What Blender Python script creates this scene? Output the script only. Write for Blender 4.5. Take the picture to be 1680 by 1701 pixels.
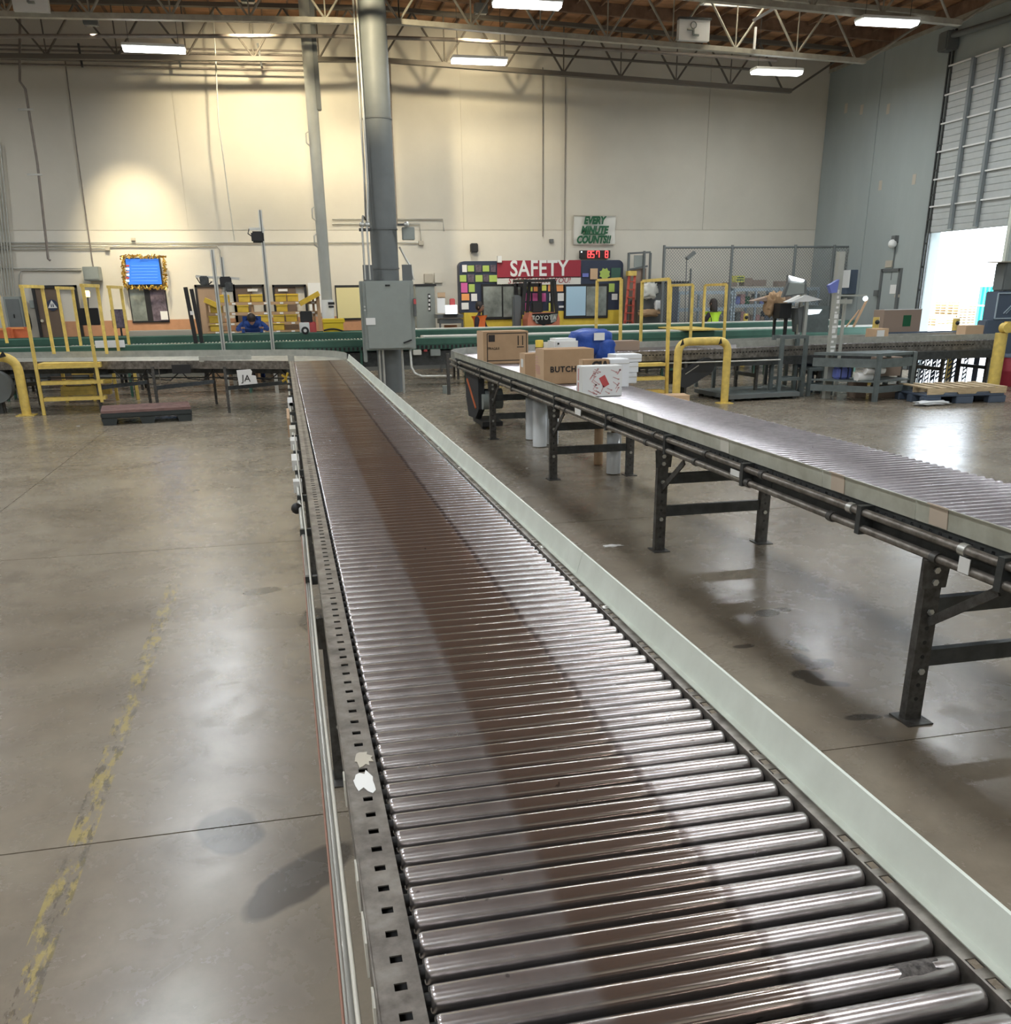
import bpy, bmesh, math, random
from math import sin, cos, pi, radians as R
from mathutils import Vector, Matrix
random.seed(7)
for o in list(bpy.data.objects): bpy.data.objects.remove(o)
S = bpy.context.scene; C = S.collection

# ---------------- camera ----------------
FPX, PY, PITCH, YAW, ROLL, H = 1540., 1066., .3599, .2188, .01485, 2.05
cp, sp = cos(PITCH), sin(PITCH); cr, sr = cos(ROLL), sin(ROLL); cy_, sy_ = cos(YAW), sin(YAW)
def ray(px, py):
    u = (px-840)/FPX; v = -(py-PY)/FPX
    x = u*cr+v*sr; zc = -u*sr+v*cr
    y = cp+zc*sp; z = -sp+zc*cp
    return (x*cy_+y*sy_, -x*sy_+y*cy_, z)
def aty(px, py, Y): r = ray(px, py); k = Y/r[1]; return Vector((r[0]*k, Y, H+r[2]*k))
def atx(px, py, X): r = ray(px, py); k = X/r[0]; return Vector((X, r[1]*k, H+r[2]*k))
def atz(px, py, z=0): r = ray(px, py); k = (z-H)/r[2]; return Vector((r[0]*k, r[1]*k, z))
cd = bpy.data.cameras.new('camera'); cam = bpy.data.objects.new('camera', cd); C.objects.link(cam)
fw = Vector((sy_*cp, cy_*cp, -sp)); rt0 = Vector((cy_, -sy_, 0)); up0 = Vector((sy_*sp, cy_*sp, cp))
rt = rt0*cr - up0*sr; up = rt0*sr + up0*cr
cam.matrix_world = Matrix(((rt.x, up.x, -fw.x, 0), (rt.y, up.y, -fw.y, 0), (rt.z, up.z, -fw.z, H), (0, 0, 0, 1)))
cd.sensor_fit = 'VERTICAL'; cd.sensor_height = 24; cd.lens = 24*FPX/1701
cd.shift_y = (PY-850.5)/1701; cd.clip_start = .05; cd.clip_end = 400
S.camera = cam
# ---------------- world, sun, exposure ----------------
W = bpy.data.worlds.new('sky'); S.world = W; W.use_nodes = True
bg = W.node_tree.nodes['Background']; bg.inputs[0].default_value = (.80, .90, 1, 1); bg.inputs[1].default_value = 5.0
sd = bpy.data.lights.new('sun', 'SUN'); sd.energy = 6; sd.angle = R(1); sd.color = (1, .95, .86)
so = bpy.data.objects.new('sun', sd); so.rotation_euler = (R(-20), R(-32), 0); C.objects.link(so)
S.view_settings.view_transform = 'Standard'; S.view_settings.look = 'None'
S.view_settings.exposure = 0.78; S.view_settings.gamma = 1; S.view_settings.use_curve_mapping = False
def area(name, loc, rot, sx, sy, e, col, portal=False):
    d = bpy.data.lights.new(name, 'AREA'); d.shape = 'RECTANGLE'; d.size = sx; d.size_y = sy; d.energy = e; d.color = col
    if portal: d.cycles.is_portal = True
    o = bpy.data.objects.new(name, d); o.location = loc; o.rotation_euler = rot; C.objects.link(o); return o
def spot(name, loc, tgt, e, ang, blend, col, size=.12):
    d = bpy.data.lights.new(name, 'SPOT'); d.energy = e; d.spot_size = R(ang); d.spot_blend = blend; d.color = col; d.shadow_soft_size = size
    o = bpy.data.objects.new(name, d); o.location = loc
    o.rotation_euler = (Vector(tgt)-Vector(loc)).to_track_quat('-Z', 'Y').to_euler(); C.objects.link(o); return o
area('doorway_portal', (16.3, 21.1, 1.65), (0, R(90), 0), 3.3, 2.6, 1, (1, 1, 1), True)
WARM = (1, .84, .55)
ADDED_SPOTS = [((-3.4, 24.6, 7.45), (-3.5, 28, 3.1), 1700, 42), ((-.1, 24.2, 7.9), (-.05, 28, 5.3), 850, 100), ((5.0, 24.2, 7.9), (5.1, 28, 5.8), 320, 100), ((.9, 17.2, 7.7), (3.9, 28, 5.6), 1500, 46)]  # spots added in place of skylight beams falling on the back wall
for i, (l, t, e, a) in enumerate(ADDED_SPOTS): spot('added_wall_spot', l, t, e, a, 1.0, WARM)
LX = (-9.2, -2.13, 4.9, 12.3); LY = (-4.5, 0.3, 5.1, 9.9, 14.7, 19.4, 23.9)
for x in LX:
    for y in LY:
        area('fluorescent_glow', (x, y, 6.93), (0, 0, 0), 1.2, .3, 62, (.93, .98, 1))

# ---------------- materials ----------------
def mat(name, col, rough=.6, metal=0, var=0, scale=6, bump=0, bscale=60, emit=0, spec=.5, dirt=None, stretch=None, trans=0, alpha=1):
    m = bpy.data.materials.new(name); m.use_nodes = True; nt = m.node_tree; b = nt.nodes['Principled BSDF']
    c = (*col, 1) if len(col) == 3 else col
    b.inputs['Base Color'].default_value = c; b.inputs['Roughness'].default_value = rough; b.inputs['Metallic'].default_value = metal
    b.inputs['Specular IOR Level'].default_value = spec
    if trans: b.inputs['Transmission Weight'].default_value = trans
    if alpha < 1: b.inputs['Alpha'].default_value = alpha
    if emit: b.inputs['Emission Color'].default_value = c; b.inputs['Emission Strength'].default_value = emit
    if var or bump:
        tc = nt.nodes.new('ShaderNodeTexCoord'); mp = nt.nodes.new('ShaderNodeMapping'); nt.links.new(tc.outputs['Object'], mp.inputs[0])
        if stretch: mp.inputs['Scale'].default_value = stretch
    if var:
        n = nt.nodes.new('ShaderNodeTexNoise'); n.inputs['Scale'].default_value = scale; n.inputs['Detail'].default_value = 6; n.inputs['Roughness'].default_value = .6
        nt.links.new(mp.outputs[0], n.inputs[0]); rp = nt.nodes.new('ShaderNodeValToRGB')
        d = dirt or tuple(max(0, v*(1-var)) for v in col[:3]); u = tuple(min(1, v*(1+var*.6)) for v in col[:3])
        rp.color_ramp.elements[0].position = .32; rp.color_ramp.elements[1].position = .68
        rp.color_ramp.elements[0].color = (*d, 1); rp.color_ramp.elements[1].color = (*u, 1)
        nt.links.new(n.outputs['Fac'], rp.inputs[0]); nt.links.new(rp.outputs[0], b.inputs['Base Color'])
        mr = nt.nodes.new('ShaderNodeMapRange'); mr.inputs[3].default_value = min(1, rough*1.25); mr.inputs[4].default_value = rough*.85
        nt.links.new(n.outputs['Fac'], mr.inputs[0]); nt.links.new(mr.outputs[0], b.inputs['Roughness'])
    if bump:
        n2 = nt.nodes.new('ShaderNodeTexNoise'); n2.inputs['Scale'].default_value = bscale; n2.inputs['Detail'].default_value = 3
        nt.links.new(mp.outputs[0], n2.inputs[0]); bp = nt.nodes.new('ShaderNodeBump'); bp.inputs['Strength'].default_value = bump; bp.inputs['Distance'].default_value = .02
        nt.links.new(n2.outputs['Fac'], bp.inputs['Height']); nt.links.new(bp.outputs[0], b.inputs['Normal'])
    return m
M = {}
def mm(k, *a, **kw): M[k] = mat(k, *a, **kw)
mm('wall', (.60, .57, .49), .75, var=.07, scale=.5, bump=.1, bscale=8)
mm('wall_low', (.66, .63, .55), .7, var=.05, scale=.7)
mm('wall_right', (.35, .395, .39), .8, var=.10, scale=.6, bump=.12, bscale=10, stretch=(1, 1, .35))
mm('joint', (.16, .16, .15), .9)
mm('plywood', (.42, .22, .11), .8, var=.35, scale=1.6, stretch=(1, 3, 1))
mm('purlin', (.20, .12, .075), .85, var=.3, scale=4)
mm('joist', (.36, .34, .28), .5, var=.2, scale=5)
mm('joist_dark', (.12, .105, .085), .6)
mm('pipe', (.22, .19, .165), .5, var=.2)
mm('conduit', (.50, .50, .46), .4, .5, var=.1)
mm('column_grey', (.15, .165, .165), .55, var=.08, scale=3)
mm('column_pale', (.40, .41, .37), .5, var=.08, scale=3)
mm('box_grey', (.28, .31, .29), .45, var=.05, scale=4)
mm('box_dark', (.13, .14, .14), .5)
mm('steel_dark', (.075, .08, .08), .42, .4, var=.3, scale=14)
mm('steel_frame', (.115, .115, .11), .45, .55, var=.35, scale=22, dirt=(.06, .055, .05))
mm('steel_rail', (.27, .25, .225), .42, .7, var=.35, scale=14, dirt=(.13, .115, .10))
mm('guard', (.70, .75, .68), .42, .05, var=.06, scale=5, dirt=(.62, .66, .59))
mm('galv', (.47, .475, .43), .34, .45, var=.18, scale=7, stretch=(1, .3, 1))
mm('alu', (.62, .63, .60), .35, .8)
mm('yellow', (.80, .60, .15), .45, var=.12, scale=8, dirt=(.62, .45, .12))
mm('yellow_flat', (.75, .55, .06), .6, var=.08)
mm('yellow_bin', (.62, .42, .045), .5, var=.15)
mm('tote_yellow', (.85, .62, .03), .5)
mm('green', (.045, .125, .09), .45, var=.15, scale=3)
mm('green_pale', (.16, .30, .22), .5)
mm('belt', (.62, .62, .57), .6, var=.1)
mm('belt_dark', (.03, .03, .03), .6)
mm('black', (.015, .015, .016), .5)
mm('black_gloss', (.012, .013, .015), .2)
mm('rubber', (.03, .032, .035), .65)
mm('white', (.78, .79, .78), .55)
mm('paper', (.80, .80, .78), .8)
mm('foam', (.80, .82, .84), .75)
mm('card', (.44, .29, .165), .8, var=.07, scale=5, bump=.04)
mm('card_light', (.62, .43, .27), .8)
mm('card_grey', (.33, .25, .20), .85)
mm('ink', (.025, .02, .018), .7)
mm('red_print', (.55, .09, .09), .7)
mm('red_pale', (.62, .34, .33), .7)
mm('blue_bag', (.015, .07, .36), .45, var=.3, scale=7, bump=.5, bscale=12)
mm('navy', (.03, .042, .08), .5)
mm('banner_red', (.33, .025, .045), .6, bump=.1, bscale=3)
mm('cloth_white', (.70, .70, .65), .8, bump=.25, bscale=3)
mm('green_ink', (.01, .11, .045), .7)
mm('lime', (.42, .56, .13), .7); mm('pink', (.66, .13, .36), .7); mm('orange_p', (.85, .36, .12), .7); mm('yellow_p', (.75, .75, .15), .7)
mm('poster_d', (.14, .11, .14), .6, var=.6, scale=9)
mm('door_brown', (.15, .105, .075), .5, var=.15, scale=3, stretch=(1, 1, .2))
mm('door_tan', (.33, .235, .16), .5, var=.1, scale=3, stretch=(1, 1, .2))
mm('wainscot', (.50, .26, .14), .6, var=.08)
mm('office_glow', (.68, .62, .33), .6)
mm('glass', (.25, .28, .26), .08, spec=.9, var=.5, scale=2.2)
mm('glass_blue', (.45, .66, .82), .15, spec=.8)
mm('blue_screen', (.03, .15, .6), .4, emit=.45)
mm('screen_text', (.10, .27, .7), .4, emit=.45)
mm('screen_white', (.75, .85, .9), .4, emit=1.0)
mm('gold', (.85, .55, .12), .25, .8)
mm('led_red', (1, .05, .05), .4, emit=2.2)
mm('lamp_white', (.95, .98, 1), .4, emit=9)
mm('lamp_orange', (1, .6, .2), .4, emit=4)
mm('orange_red', (.62, .16, .06), .5, var=.1)
mm('ladder_red', (.55, .09, .05), .5)
mm('skin', (.30, .17, .11), .6); mm('hair', (.018, .012, .01), .55)
mm('vest_orange', (1.0, .22, .05), .6); mm('vest_yellow', (.62, .95, .06), .6); mm('hoodie', (.012, .05, .22), .8); mm('shirt_dark', (.03, .022, .03), .8)
mm('reflective', (.62, .62, .5), .5)
mm('forklift_red', (.60, .20, .12), .4)
mm('chrome', (.75, .76, .77), .12, 1)
mm('wrap', (.75, .78, .80), .22, spec=.7)
mm('pallet_wood', (.58, .45, .28), .8, var=.2, scale=6, stretch=(1, 4, 4))
mm('pallet_pink', (.22, .13, .115), .8, var=.25)
mm('plastic_dark', (.028, .035, .035), .5)
mm('bench_metal', (.16, .19, .19), .45, .3, var=.2)
mm('rack_blue', (.48, .58, .66), .45, .2)
mm('teal', (.03, .42, .36), .5)
mm('dock_dark', (.09, .12, .17), .6)
mm('out_ground', (.5, .48, .45), .9, var=.1, scale=.5)
mm('door_panel', (.47, .50, .50), .5, var=.05)
mm('door_strut', (.22, .25, .26), .5)
mm('lavender', (.16, .20, .55), .5)
mm('diffuser', (.9, .95, 1), .6, trans=.0, alpha=1)
mm('chainlink', (.24, .25, .245), .5, .4)
mm('guard_galv', (.60, .61, .53), .38, .2, var=.14, scale=5, dirt=(.46, .46, .38)); mm('tape_tan', (.60, .50, .40), .7); mm('grime', (.10, .09, .085), .8, var=.7, scale=90); mm('beige', (.48, .44, .36), .6); mm('tape', (.72, .70, .62), .5); mm('tape_red', (.36, .19, .14), .6)

def ramp(nt, src, stops):
    r = nt.nodes.new('ShaderNodeValToRGB'); e = r.color_ramp.elements
    while len(e) < len(stops): e.new(.5)
    for i, (p, c) in enumerate(stops): e[i].position = p; e[i].color = (*c, 1) if len(c) == 3 else c
    nt.links.new(src, r.inputs[0]); return r
def math_n(nt, op, a, b=None, clamp=False):
    n = nt.nodes.new('ShaderNodeMath'); n.operation = op; n.use_clamp = clamp
    for i, v in enumerate((a, b)):
        if v is None: continue
        if isinstance(v, (int, float)): n.inputs[i].default_value = v
        else: nt.links.new(v, n.inputs[i])
    return n.outputs[0]
def mixc(nt, f, a, b):
    n = nt.nodes.new('ShaderNodeMix'); n.data_type = 'RGBA'
    if isinstance(f, (int, float)): n.inputs[0].default_value = f
    else: nt.links.new(f, n.inputs[0])
    for i, v in ((6, a), (7, b)):
        if isinstance(v, tuple): n.inputs[i].default_value = (*v, 1)
        else: nt.links.new(v, n.inputs[i])
    return n.outputs[2]
def noise(nt, vec, scale, detail=5, rough=.6, dist=0):
    n = nt.nodes.new('ShaderNodeTexNoise'); n.inputs['Scale'].default_value = scale; n.inputs['Detail'].default_value = detail
    n.inputs['Roughness'].default_value = rough; n.inputs['Distortion'].default_value = dist; nt.links.new(vec, n.inputs[0]); return n.outputs['Fac']
# polished concrete with stains, scuffs and a worn yellow line
def floor_mat():
    m = bpy.data.materials.new('polished_concrete'); m.use_nodes = True; nt = m.node_tree; b = nt.nodes['Principled BSDF']
    g = nt.nodes.new('ShaderNodeNewGeometry'); pos = g.outputs['Position']; sx = nt.nodes.new('ShaderNodeSeparateXYZ'); nt.links.new(pos, sx.inputs[0])
    n1 = noise(nt, pos, .7, 8, .62, .4); n2 = noise(nt, pos, 3.2, 8, .7, .3); n3 = noise(nt, pos, 16, 4, .6)
    base = ramp(nt, n1, [(.3, (.165, .135, .098)), (.5, (.25, .21, .158)), (.7, (.325, .285, .22))]).outputs[0]
    mot = ramp(nt, n2, [(.35, (.62, .6, .58)), (.6, (1, 1, 1))]).outputs[0]
    mx = nt.nodes.new('ShaderNodeMix'); mx.data_type = 'RGBA'; mx.blend_type = 'MULTIPLY'; mx.inputs[0].default_value = .5
    nt.links.new(base, mx.inputs[6]); nt.links.new(mot, mx.inputs[7]); col = mx.outputs[2]
    st = ramp(nt, noise(nt, pos, 1.5, 6, .55, .6), [(.63, (0, 0, 0)), (.70, (1, 1, 1))]).outputs[0]
    col = mixc(nt, math_n(nt, 'MULTIPLY', st, .35), col, (.09, .075, .055))
    fl = ramp(nt, noise(nt, pos, 11, 3, .6), [(.73, (0, 0, 0)), (.76, (1, 1, 1))]).outputs[0]
    col = mixc(nt, math_n(nt, 'MULTIPLY', fl, .4), col, (.06, .05, .04))
    sc = nt.nodes.new('ShaderNodeMapping'); sc.inputs['Rotation'].default_value = (0, 0, .5); sc.inputs['Scale'].default_value = (1.2, 14, 1); nt.links.new(pos, sc.inputs[0])
    scr = ramp(nt, noise(nt, sc.outputs[0], 1.3, 4, .7), [(.70, (0, 0, 0)), (.74, (1, 1, 1))]).outputs[0]
    col = mixc(nt, math_n(nt, 'MULTIPLY', scr, .3), col, (.08, .065, .05))
    # specific old water marks
    def blob(cx, cy, rx, ry, rot=0):
        mp = nt.nodes.new('ShaderNodeMapping'); mp.vector_type = 'TEXTURE'; mp.inputs['Location'].default_value = (cx, cy, 0); mp.inputs['Rotation'].default_value = (0, 0, rot); mp.inputs['Scale'].default_value = (rx, ry, 1)
        add = nt.nodes.new('ShaderNodeVectorMath'); add.operation = 'ADD'; nz = nt.nodes.new('ShaderNodeTexNoise'); nz.inputs['Scale'].default_value = 7; nt.links.new(pos, nz.inputs[0])
        s_ = nt.nodes.new('ShaderNodeVectorMath'); s_.operation = 'SCALE'; s_.inputs[3].default_value = .06; nt.links.new(nz.outputs['Color'], s_.inputs[0])
        nt.links.new(pos, add.inputs[0]); nt.links.new(s_.outputs[0], add.inputs[1]); nt.links.new(add.outputs[0], mp.inputs[0])
        c_ = nt.nodes.new('ShaderNodeSeparateXYZ'); nt.links.new(mp.outputs[0], c_.inputs[0])
        d = math_n(nt, 'SQRT', math_n(nt, 'ADD', math_n(nt, 'POWER', c_.outputs[0], 2), math_n(nt, 'POWER', c_.outputs[1], 2)))
        mr = nt.nodes.new('ShaderNodeMapRange'); mr.inputs[1].default_value = 1.0; mr.inputs[2].default_value = .85; nt.links.new(d, mr.inputs[0]); return mr.outputs[0]
    tot = None
    for (px, py, rx, ry, rot) in ((1325, 1072, .04, .13, .1), (1333, 1095, .05, .10, 0), (1362, 1103, .12, .07, .5), (1342, 1122, .10, .09, -.3), (1372, 1134, .13, .045, -.5), (1275, 1018, .10, .08, .4), (1300, 1012, .07, .05, 0), (1235, 1074, .07, .035, 0), (1432, 1192, .11, .04, -.2), (435, 982, .16, .09, .2), (1480, 1190, .04, .02, 0), (500, 1460, .3, .12, .8), (380, 1380, .14, .2, .3), (525, 1030, .12, .28, 0)):
        q = atz(px, py); bl = blob(q.x+.03, q.y+.03, rx, ry, rot); tot = bl if tot is None else math_n(nt, 'MAXIMUM', tot, bl)
    col = mixc(nt, math_n(nt, 'MULTIPLY', tot, .8), col, (.05, .04, .03))
    # worn yellow line along Y at x=-1
    dx = math_n(nt, 'ABSOLUTE', math_n(nt, 'ADD', sx.outputs[0], .99))
    band = math_n(nt, 'LESS_THAN', dx, .05); yy = math_n(nt, 'LESS_THAN', sx.outputs[1], 7.2)
    mp = nt.nodes.new('ShaderNodeMapping'); mp.inputs['Scale'].default_value = (9, 2.2, 1); nt.links.new(pos, mp.inputs[0])
    ch = ramp(nt, noise(nt, mp.outputs[0], 2.2, 6, .75), [(.50, (0, 0, 0)), (.56, (1, 1, 1))]).outputs[0]
    yl = math_n(nt, 'MULTIPLY', math_n(nt, 'MULTIPLY', band, yy), ch)
    dk = ramp(nt, noise(nt, mp.outputs[0], 3.1, 5, .7), [(.53, (0, 0, 0)), (.57, (1, 1, 1))]).outputs[0]
    col = mixc(nt, math_n(nt, 'MULTIPLY', yl, .7), col, (.42, .33, .10))
    col = mixc(nt, math_n(nt, 'MULTIPLY', math_n(nt, 'MULTIPLY', math_n(nt, 'MULTIPLY', band, yy), dk), .55), col, (.05, .045, .03))
    nt.links.new(col, b.inputs['Base Color'])
    rr = ramp(nt, n2, [(.3, (.31,)*3), (.7, (.22,)*3)]).outputs[0]; nt.links.new(math_n(nt, 'ADD', rr, math_n(nt, 'MULTIPLY', st, .1)), b.inputs['Roughness'])
    bp = nt.nodes.new('ShaderNodeBump'); bp.inputs['Strength'].default_value = .02; bp.inputs['Distance'].default_value = .006
    nt.links.new(math_n(nt, 'ADD', n3, n2), bp.inputs['Height']); nt.links.new(bp.outputs[0], b.inputs['Normal'])
    b.inputs['Specular IOR Level'].default_value = .6
    return m
M['floor'] = floor_mat()
# steel roller: worn bright band in the middle, dull oxidised ends; object random varies it
def roller_mat(name, c_edge, c_mid, x0, x1, r_edge, r_mid):
    m = bpy.data.materials.new(name); m.use_nodes = True; nt = m.node_tree; b = nt.nodes['Principled BSDF']; b.inputs['Metallic'].default_value = .9
    tc = nt.nodes.new('ShaderNodeTexCoord'); oi = nt.nodes.new('ShaderNodeObjectInfo'); sx = nt.nodes.new('ShaderNodeSeparateXYZ'); nt.links.new(tc.outputs['Object'], sx.inputs[0])
    off = nt.nodes.new('ShaderNodeVectorMath'); off.operation = 'ADD'; nt.links.new(tc.outputs['Object'], off.inputs[0])
    s_ = math_n(nt, 'MULTIPLY', oi.outputs['Random'], 37.); cmb = nt.nodes.new('ShaderNodeCombineXYZ'); nt.links.new(s_, cmb.inputs[0]); nt.links.new(s_, cmb.inputs[1]); nt.links.new(cmb.outputs[0], off.inputs[1])
    n = noise(nt, off.outputs[0], 14, 5, .65); wob = math_n(nt, 'MULTIPLY', math_n(nt, 'SUBTRACT', n, .5), .03)
    xx = math_n(nt, 'ADD', sx.outputs[0], wob)
    def sm(a, b_):
        q = nt.nodes.new('ShaderNodeMapRange'); q.interpolation_type = 'SMOOTHSTEP'; q.inputs[1].default_value = a; q.inputs[2].default_value = b_; nt.links.new(xx, q.inputs[0]); return q.outputs[0]
    band = math_n(nt, 'MULTIPLY', sm(x0-.02, x0+.02), math_n(nt, 'SUBTRACT', 1, sm(x1-.02, x1+.02)))
    e = ramp(nt, n, [(.35, tuple(v*.78 for v in c_edge)), (.65, c_edge)]).outputs[0]
    ring = math_n(nt, 'MULTIPLY', sm(x1-.005, x1+.005), math_n(nt, 'SUBTRACT', 1, sm(x1+.012, x1+.03)))
    mpp = nt.nodes.new('ShaderNodeMapping'); mpp.inputs['Scale'].default_value = (1, 1, 1); nt.links.new(off.outputs[0], mpp.inputs[0])
    sp_ = ramp(nt, noise(nt, off.outputs[0], 28, 3, .6), [(.70, (0, 0, 0)), (.73, (1, 1, 1))]).outputs[0]
    col = mixc(nt, band, e, c_mid); col = mixc(nt, math_n(nt, 'MULTIPLY', ring, .6), col, (.10, .07, .06)); col = mixc(nt, math_n(nt, 'MULTIPLY', sp_, .6), col, (.08, .07, .065))
    nt.links.new(col, b.inputs['Base Color'])
    rg = nt.nodes.new('ShaderNodeMapRange'); rg.inputs[3].default_value = r_edge; rg.inputs[4].default_value = r_mid; nt.links.new(band, rg.inputs[0])
    nt.links.new(math_n(nt, 'ADD', rg.outputs[0], math_n(nt, 'MULTIPLY', n, .02)), b.inputs['Roughness'])
    return m
M['roller'] = roller_mat('roller_steel', (.46, .43, .425), (.45, .39, .355), .42, .74, .26, .13)  # brown middle tone paints the wood ceiling's reflection into the worn band
M['roller2'] = roller_mat('roller_steel_bright', (.46, .44, .465), (.44, .42, .44), -.2, .2, .30, .26)

# ---------------- mesh builder ----------------
class MB:
    def __init__(s): s.v = []; s.f = []; s.sm = []
    def add(s, vs, fs, smooth=False):
        n = len(s.v); s.v += [tuple(v) for v in vs]; s.f += [tuple(i+n for i in f) for f in fs]; s.sm += [smooth]*len(fs); return s
    def box(s, x0, y0, z0, x1, y1, z1, m=None):
        x0, x1 = min(x0, x1), max(x0, x1); y0, y1 = min(y0, y1), max(y0, y1); z0, z1 = min(z0, z1), max(z0, z1)
        vs = [Vector(p) for p in ((x0,y0,z0),(x1,y0,z0),(x1,y1,z0),(x0,y1,z0),(x0,y0,z1),(x1,y0,z1),(x1,y1,z1),(x0,y1,z1))]
        if m: vs = [m @ v for v in vs]
        return s.add(vs, [(3,2,1,0),(4,5,6,7),(0,1,5,4),(1,2,6,5),(2,3,7,6),(3,0,4,7)])
    def bbox(s, x0, y0, z0, x1, y1, z1, b=.01):   # chamfered box
        bm = bmesh.new(); bmesh.ops.create_cube(bm, size=1)
        for v in bm.verts: v.co = Vector(((x0+x1)/2+v.co.x*abs(x1-x0), (y0+y1)/2+v.co.y*abs(y1-y0), (z0+z1)/2+v.co.z*abs(z1-z0)))
        bmesh.ops.bevel(bm, geom=list(bm.edges), offset=b, segments=2, affect='EDGES'); s.bm(bm); return s
    def bm(s, bm, smooth=False):
        bm.verts.ensure_lookup_table(); s.add([v.co.copy() for v in bm.verts], [[v.index for v in f.verts] for f in bm.faces], smooth); bm.free(); return s
    def bar(s, a, b, w, h=None, roll=0):          # rectangular bar a->b
        h = h or w; a = Vector(a); b = Vector(b); d = b-a; L = d.length; q = d.to_track_quat('X', 'Z').to_matrix().to_4x4()
        return s.box(0, -w/2, -h/2, L, w/2, h/2, Matrix.Translation(a) @ q @ Matrix.Rotation(roll, 4, 'X'))
    def cyl(s, a, b, r, n=12, r2=None, caps=True):
        a = Vector(a); b = Vector(b); q = (b-a).to_track_quat('Z', 'Y').to_matrix(); r2 = r if r2 is None else r2
        A = [a+q @ Vector((r*cos(2*pi*i/n), r*sin(2*pi*i/n), 0)) for i in range(n)]; B = [b+q @ Vector((r2*cos(2*pi*i/n), r2*sin(2*pi*i/n), 0)) for i in range(n)]
        s.add(A+B, [(i, (i+1) % n, n+(i+1) % n, n+i) for i in range(n)], True)
        if caps: s.add(A, [tuple(range(n))[::-1]]); s.add(B, [tuple(range(n))])
        return s
    def tube(s, pts, r, n=8, caps=True):
        pts = [Vector(p) for p in pts]; rings = []; up_ = None
        for i, p in enumerate(pts):
            d = (pts[min(i+1, len(pts)-1)]-pts[max(i-1, 0)]).normalized()
            if up_ is None: up_ = d.orthogonal().normalized()
            up_ = (up_-d*up_.dot(d)).normalized(); w = d.cross(up_)
            rings.append([p+(up_*cos(2*pi*k/n)+w*sin(2*pi*k/n))*r for k in range(n)])
        vs = [v for rr in rings for v in rr]; fs = []
        for i in range(len(pts)-1):
            for k in range(n): fs.append((i*n+k, i*n+(k+1) % n, (i+1)*n+(k+1) % n, (i+1)*n+k))
        s.add(vs, fs, True)
        if caps: s.add(rings[0], [tuple(range(n))[::-1]]); s.add(rings[-1], [tuple(range(n))])
        return s
    def prism(s, poly, a, b, axis='y'):           # 2D poly extruded along axis
        n = len(poly)
        def P(p, t): return {'y': (p[0], t, p[1]), 'x': (t, p[0], p[1]), 'z': (p[0], p[1], t)}[axis]
        vs = [P(p, a) for p in poly]+[P(p, b) for p in poly]
        return s.add(vs, [tuple(range(n)), tuple(range(2*n-1, n-1, -1))]+[(i, n+i, n+(i+1) % n, (i+1) % n) for i in range(n)])
    def lathe(s, prof, c, n=20):
        rings = [[(c[0]+r*cos(2*pi*k/n), c[1]+r*sin(2*pi*k/n), c[2]+z) for k in range(n)] for r, z in prof]
        vs = [v for rr in rings for v in rr]; m = len(prof)
        s.add(vs, [(i*n+k, i*n+(k+1) % n, (i+1)*n+(k+1) % n, (i+1)*n+k) for i in range(m-1) for k in range(n)], True)
        s.add(rings[0], [tuple(range(n))[::-1]]); s.add(rings[-1], [tuple(range(n))]); return s
    def ball(s, c, rx, ry=None, rz=None, seg=12):
        bm = bmesh.new(); bmesh.ops.create_uvsphere(bm, u_segments=seg, v_segments=max(6, seg//2+2), radius=1)
        for v in bm.verts: v.co = Vector((c[0]+v.co.x*rx, c[1]+v.co.y*(ry or rx), c[2]+v.co.z*(rz or rx)))
        return s.bm(bm, True)
    def sweep(s, pts, prof):                       # profile (offset-right, z) along a horizontal path
        pts = [Vector(p) for p in pts]; n = len(prof); rings = []
        for i, p in enumerate(pts):
            d1 = (pts[i]-pts[i-1]).normalized() if i else (pts[1]-pts[0]).normalized(); d2 = (pts[i+1]-pts[i]).normalized() if i < len(pts)-1 else d1
            d = (d1+d2).normalized(); w = Vector((d.y, -d.x, 0))/max(.5, d.dot(d1)); rings.append([p+w*o+Vector((0, 0, z)) for o, z in prof])
        vs = [v for rr in rings for v in rr]
        s.add(vs, [(i*n+k, (i+1)*n+k, (i+1)*n+(k+1) % n, i*n+(k+1) % n) for i in range(len(pts)-1) for k in range(n)])
        s.add(rings[0], [tuple(range(n))]); s.add(rings[-1], [tuple(range(n))[::-1]]); return s
    def mesh(s, name, m, off=None):
        me = bpy.data.meshes.new(name); vs = s.v if off is None else [(v[0]-off[0], v[1]-off[1], v[2]-off[2]) for v in s.v]
        me.from_pydata(vs, [], s.f); me.polygons.foreach_set('use_smooth', s.sm); me.materials.append(M[m] if isinstance(m, str) else m); me.update(); return me
    def build(s, name, m, parent=None, local=False):
        """vertices are world coordinates unless local; they are moved into the parent's frame"""
        if parent is not None and not local:
            off = root_loc(parent)
        elif parent is None and not local:
            xs = [v[0] for v in s.v]; ys = [v[1] for v in s.v]; off = Vector(((min(xs)+max(xs))/2, (min(ys)+max(ys))/2, min(v[2] for v in s.v)))
        else: off = None
        o = bpy.data.objects.new(name, s.mesh(name, m, off)); C.objects.link(o)
        if parent is not None: o.parent = parent
        elif off is not None: o.location = off
        return o
def root_loc(o):
    v = Vector((0, 0, 0))
    while o is not None: v += Vector(o.location); o = o.parent
    return v
def tag(o, label, cat, group=None):
    o['label'] = label; o['category'] = cat
    if group: o['group'] = group
    return o
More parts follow.
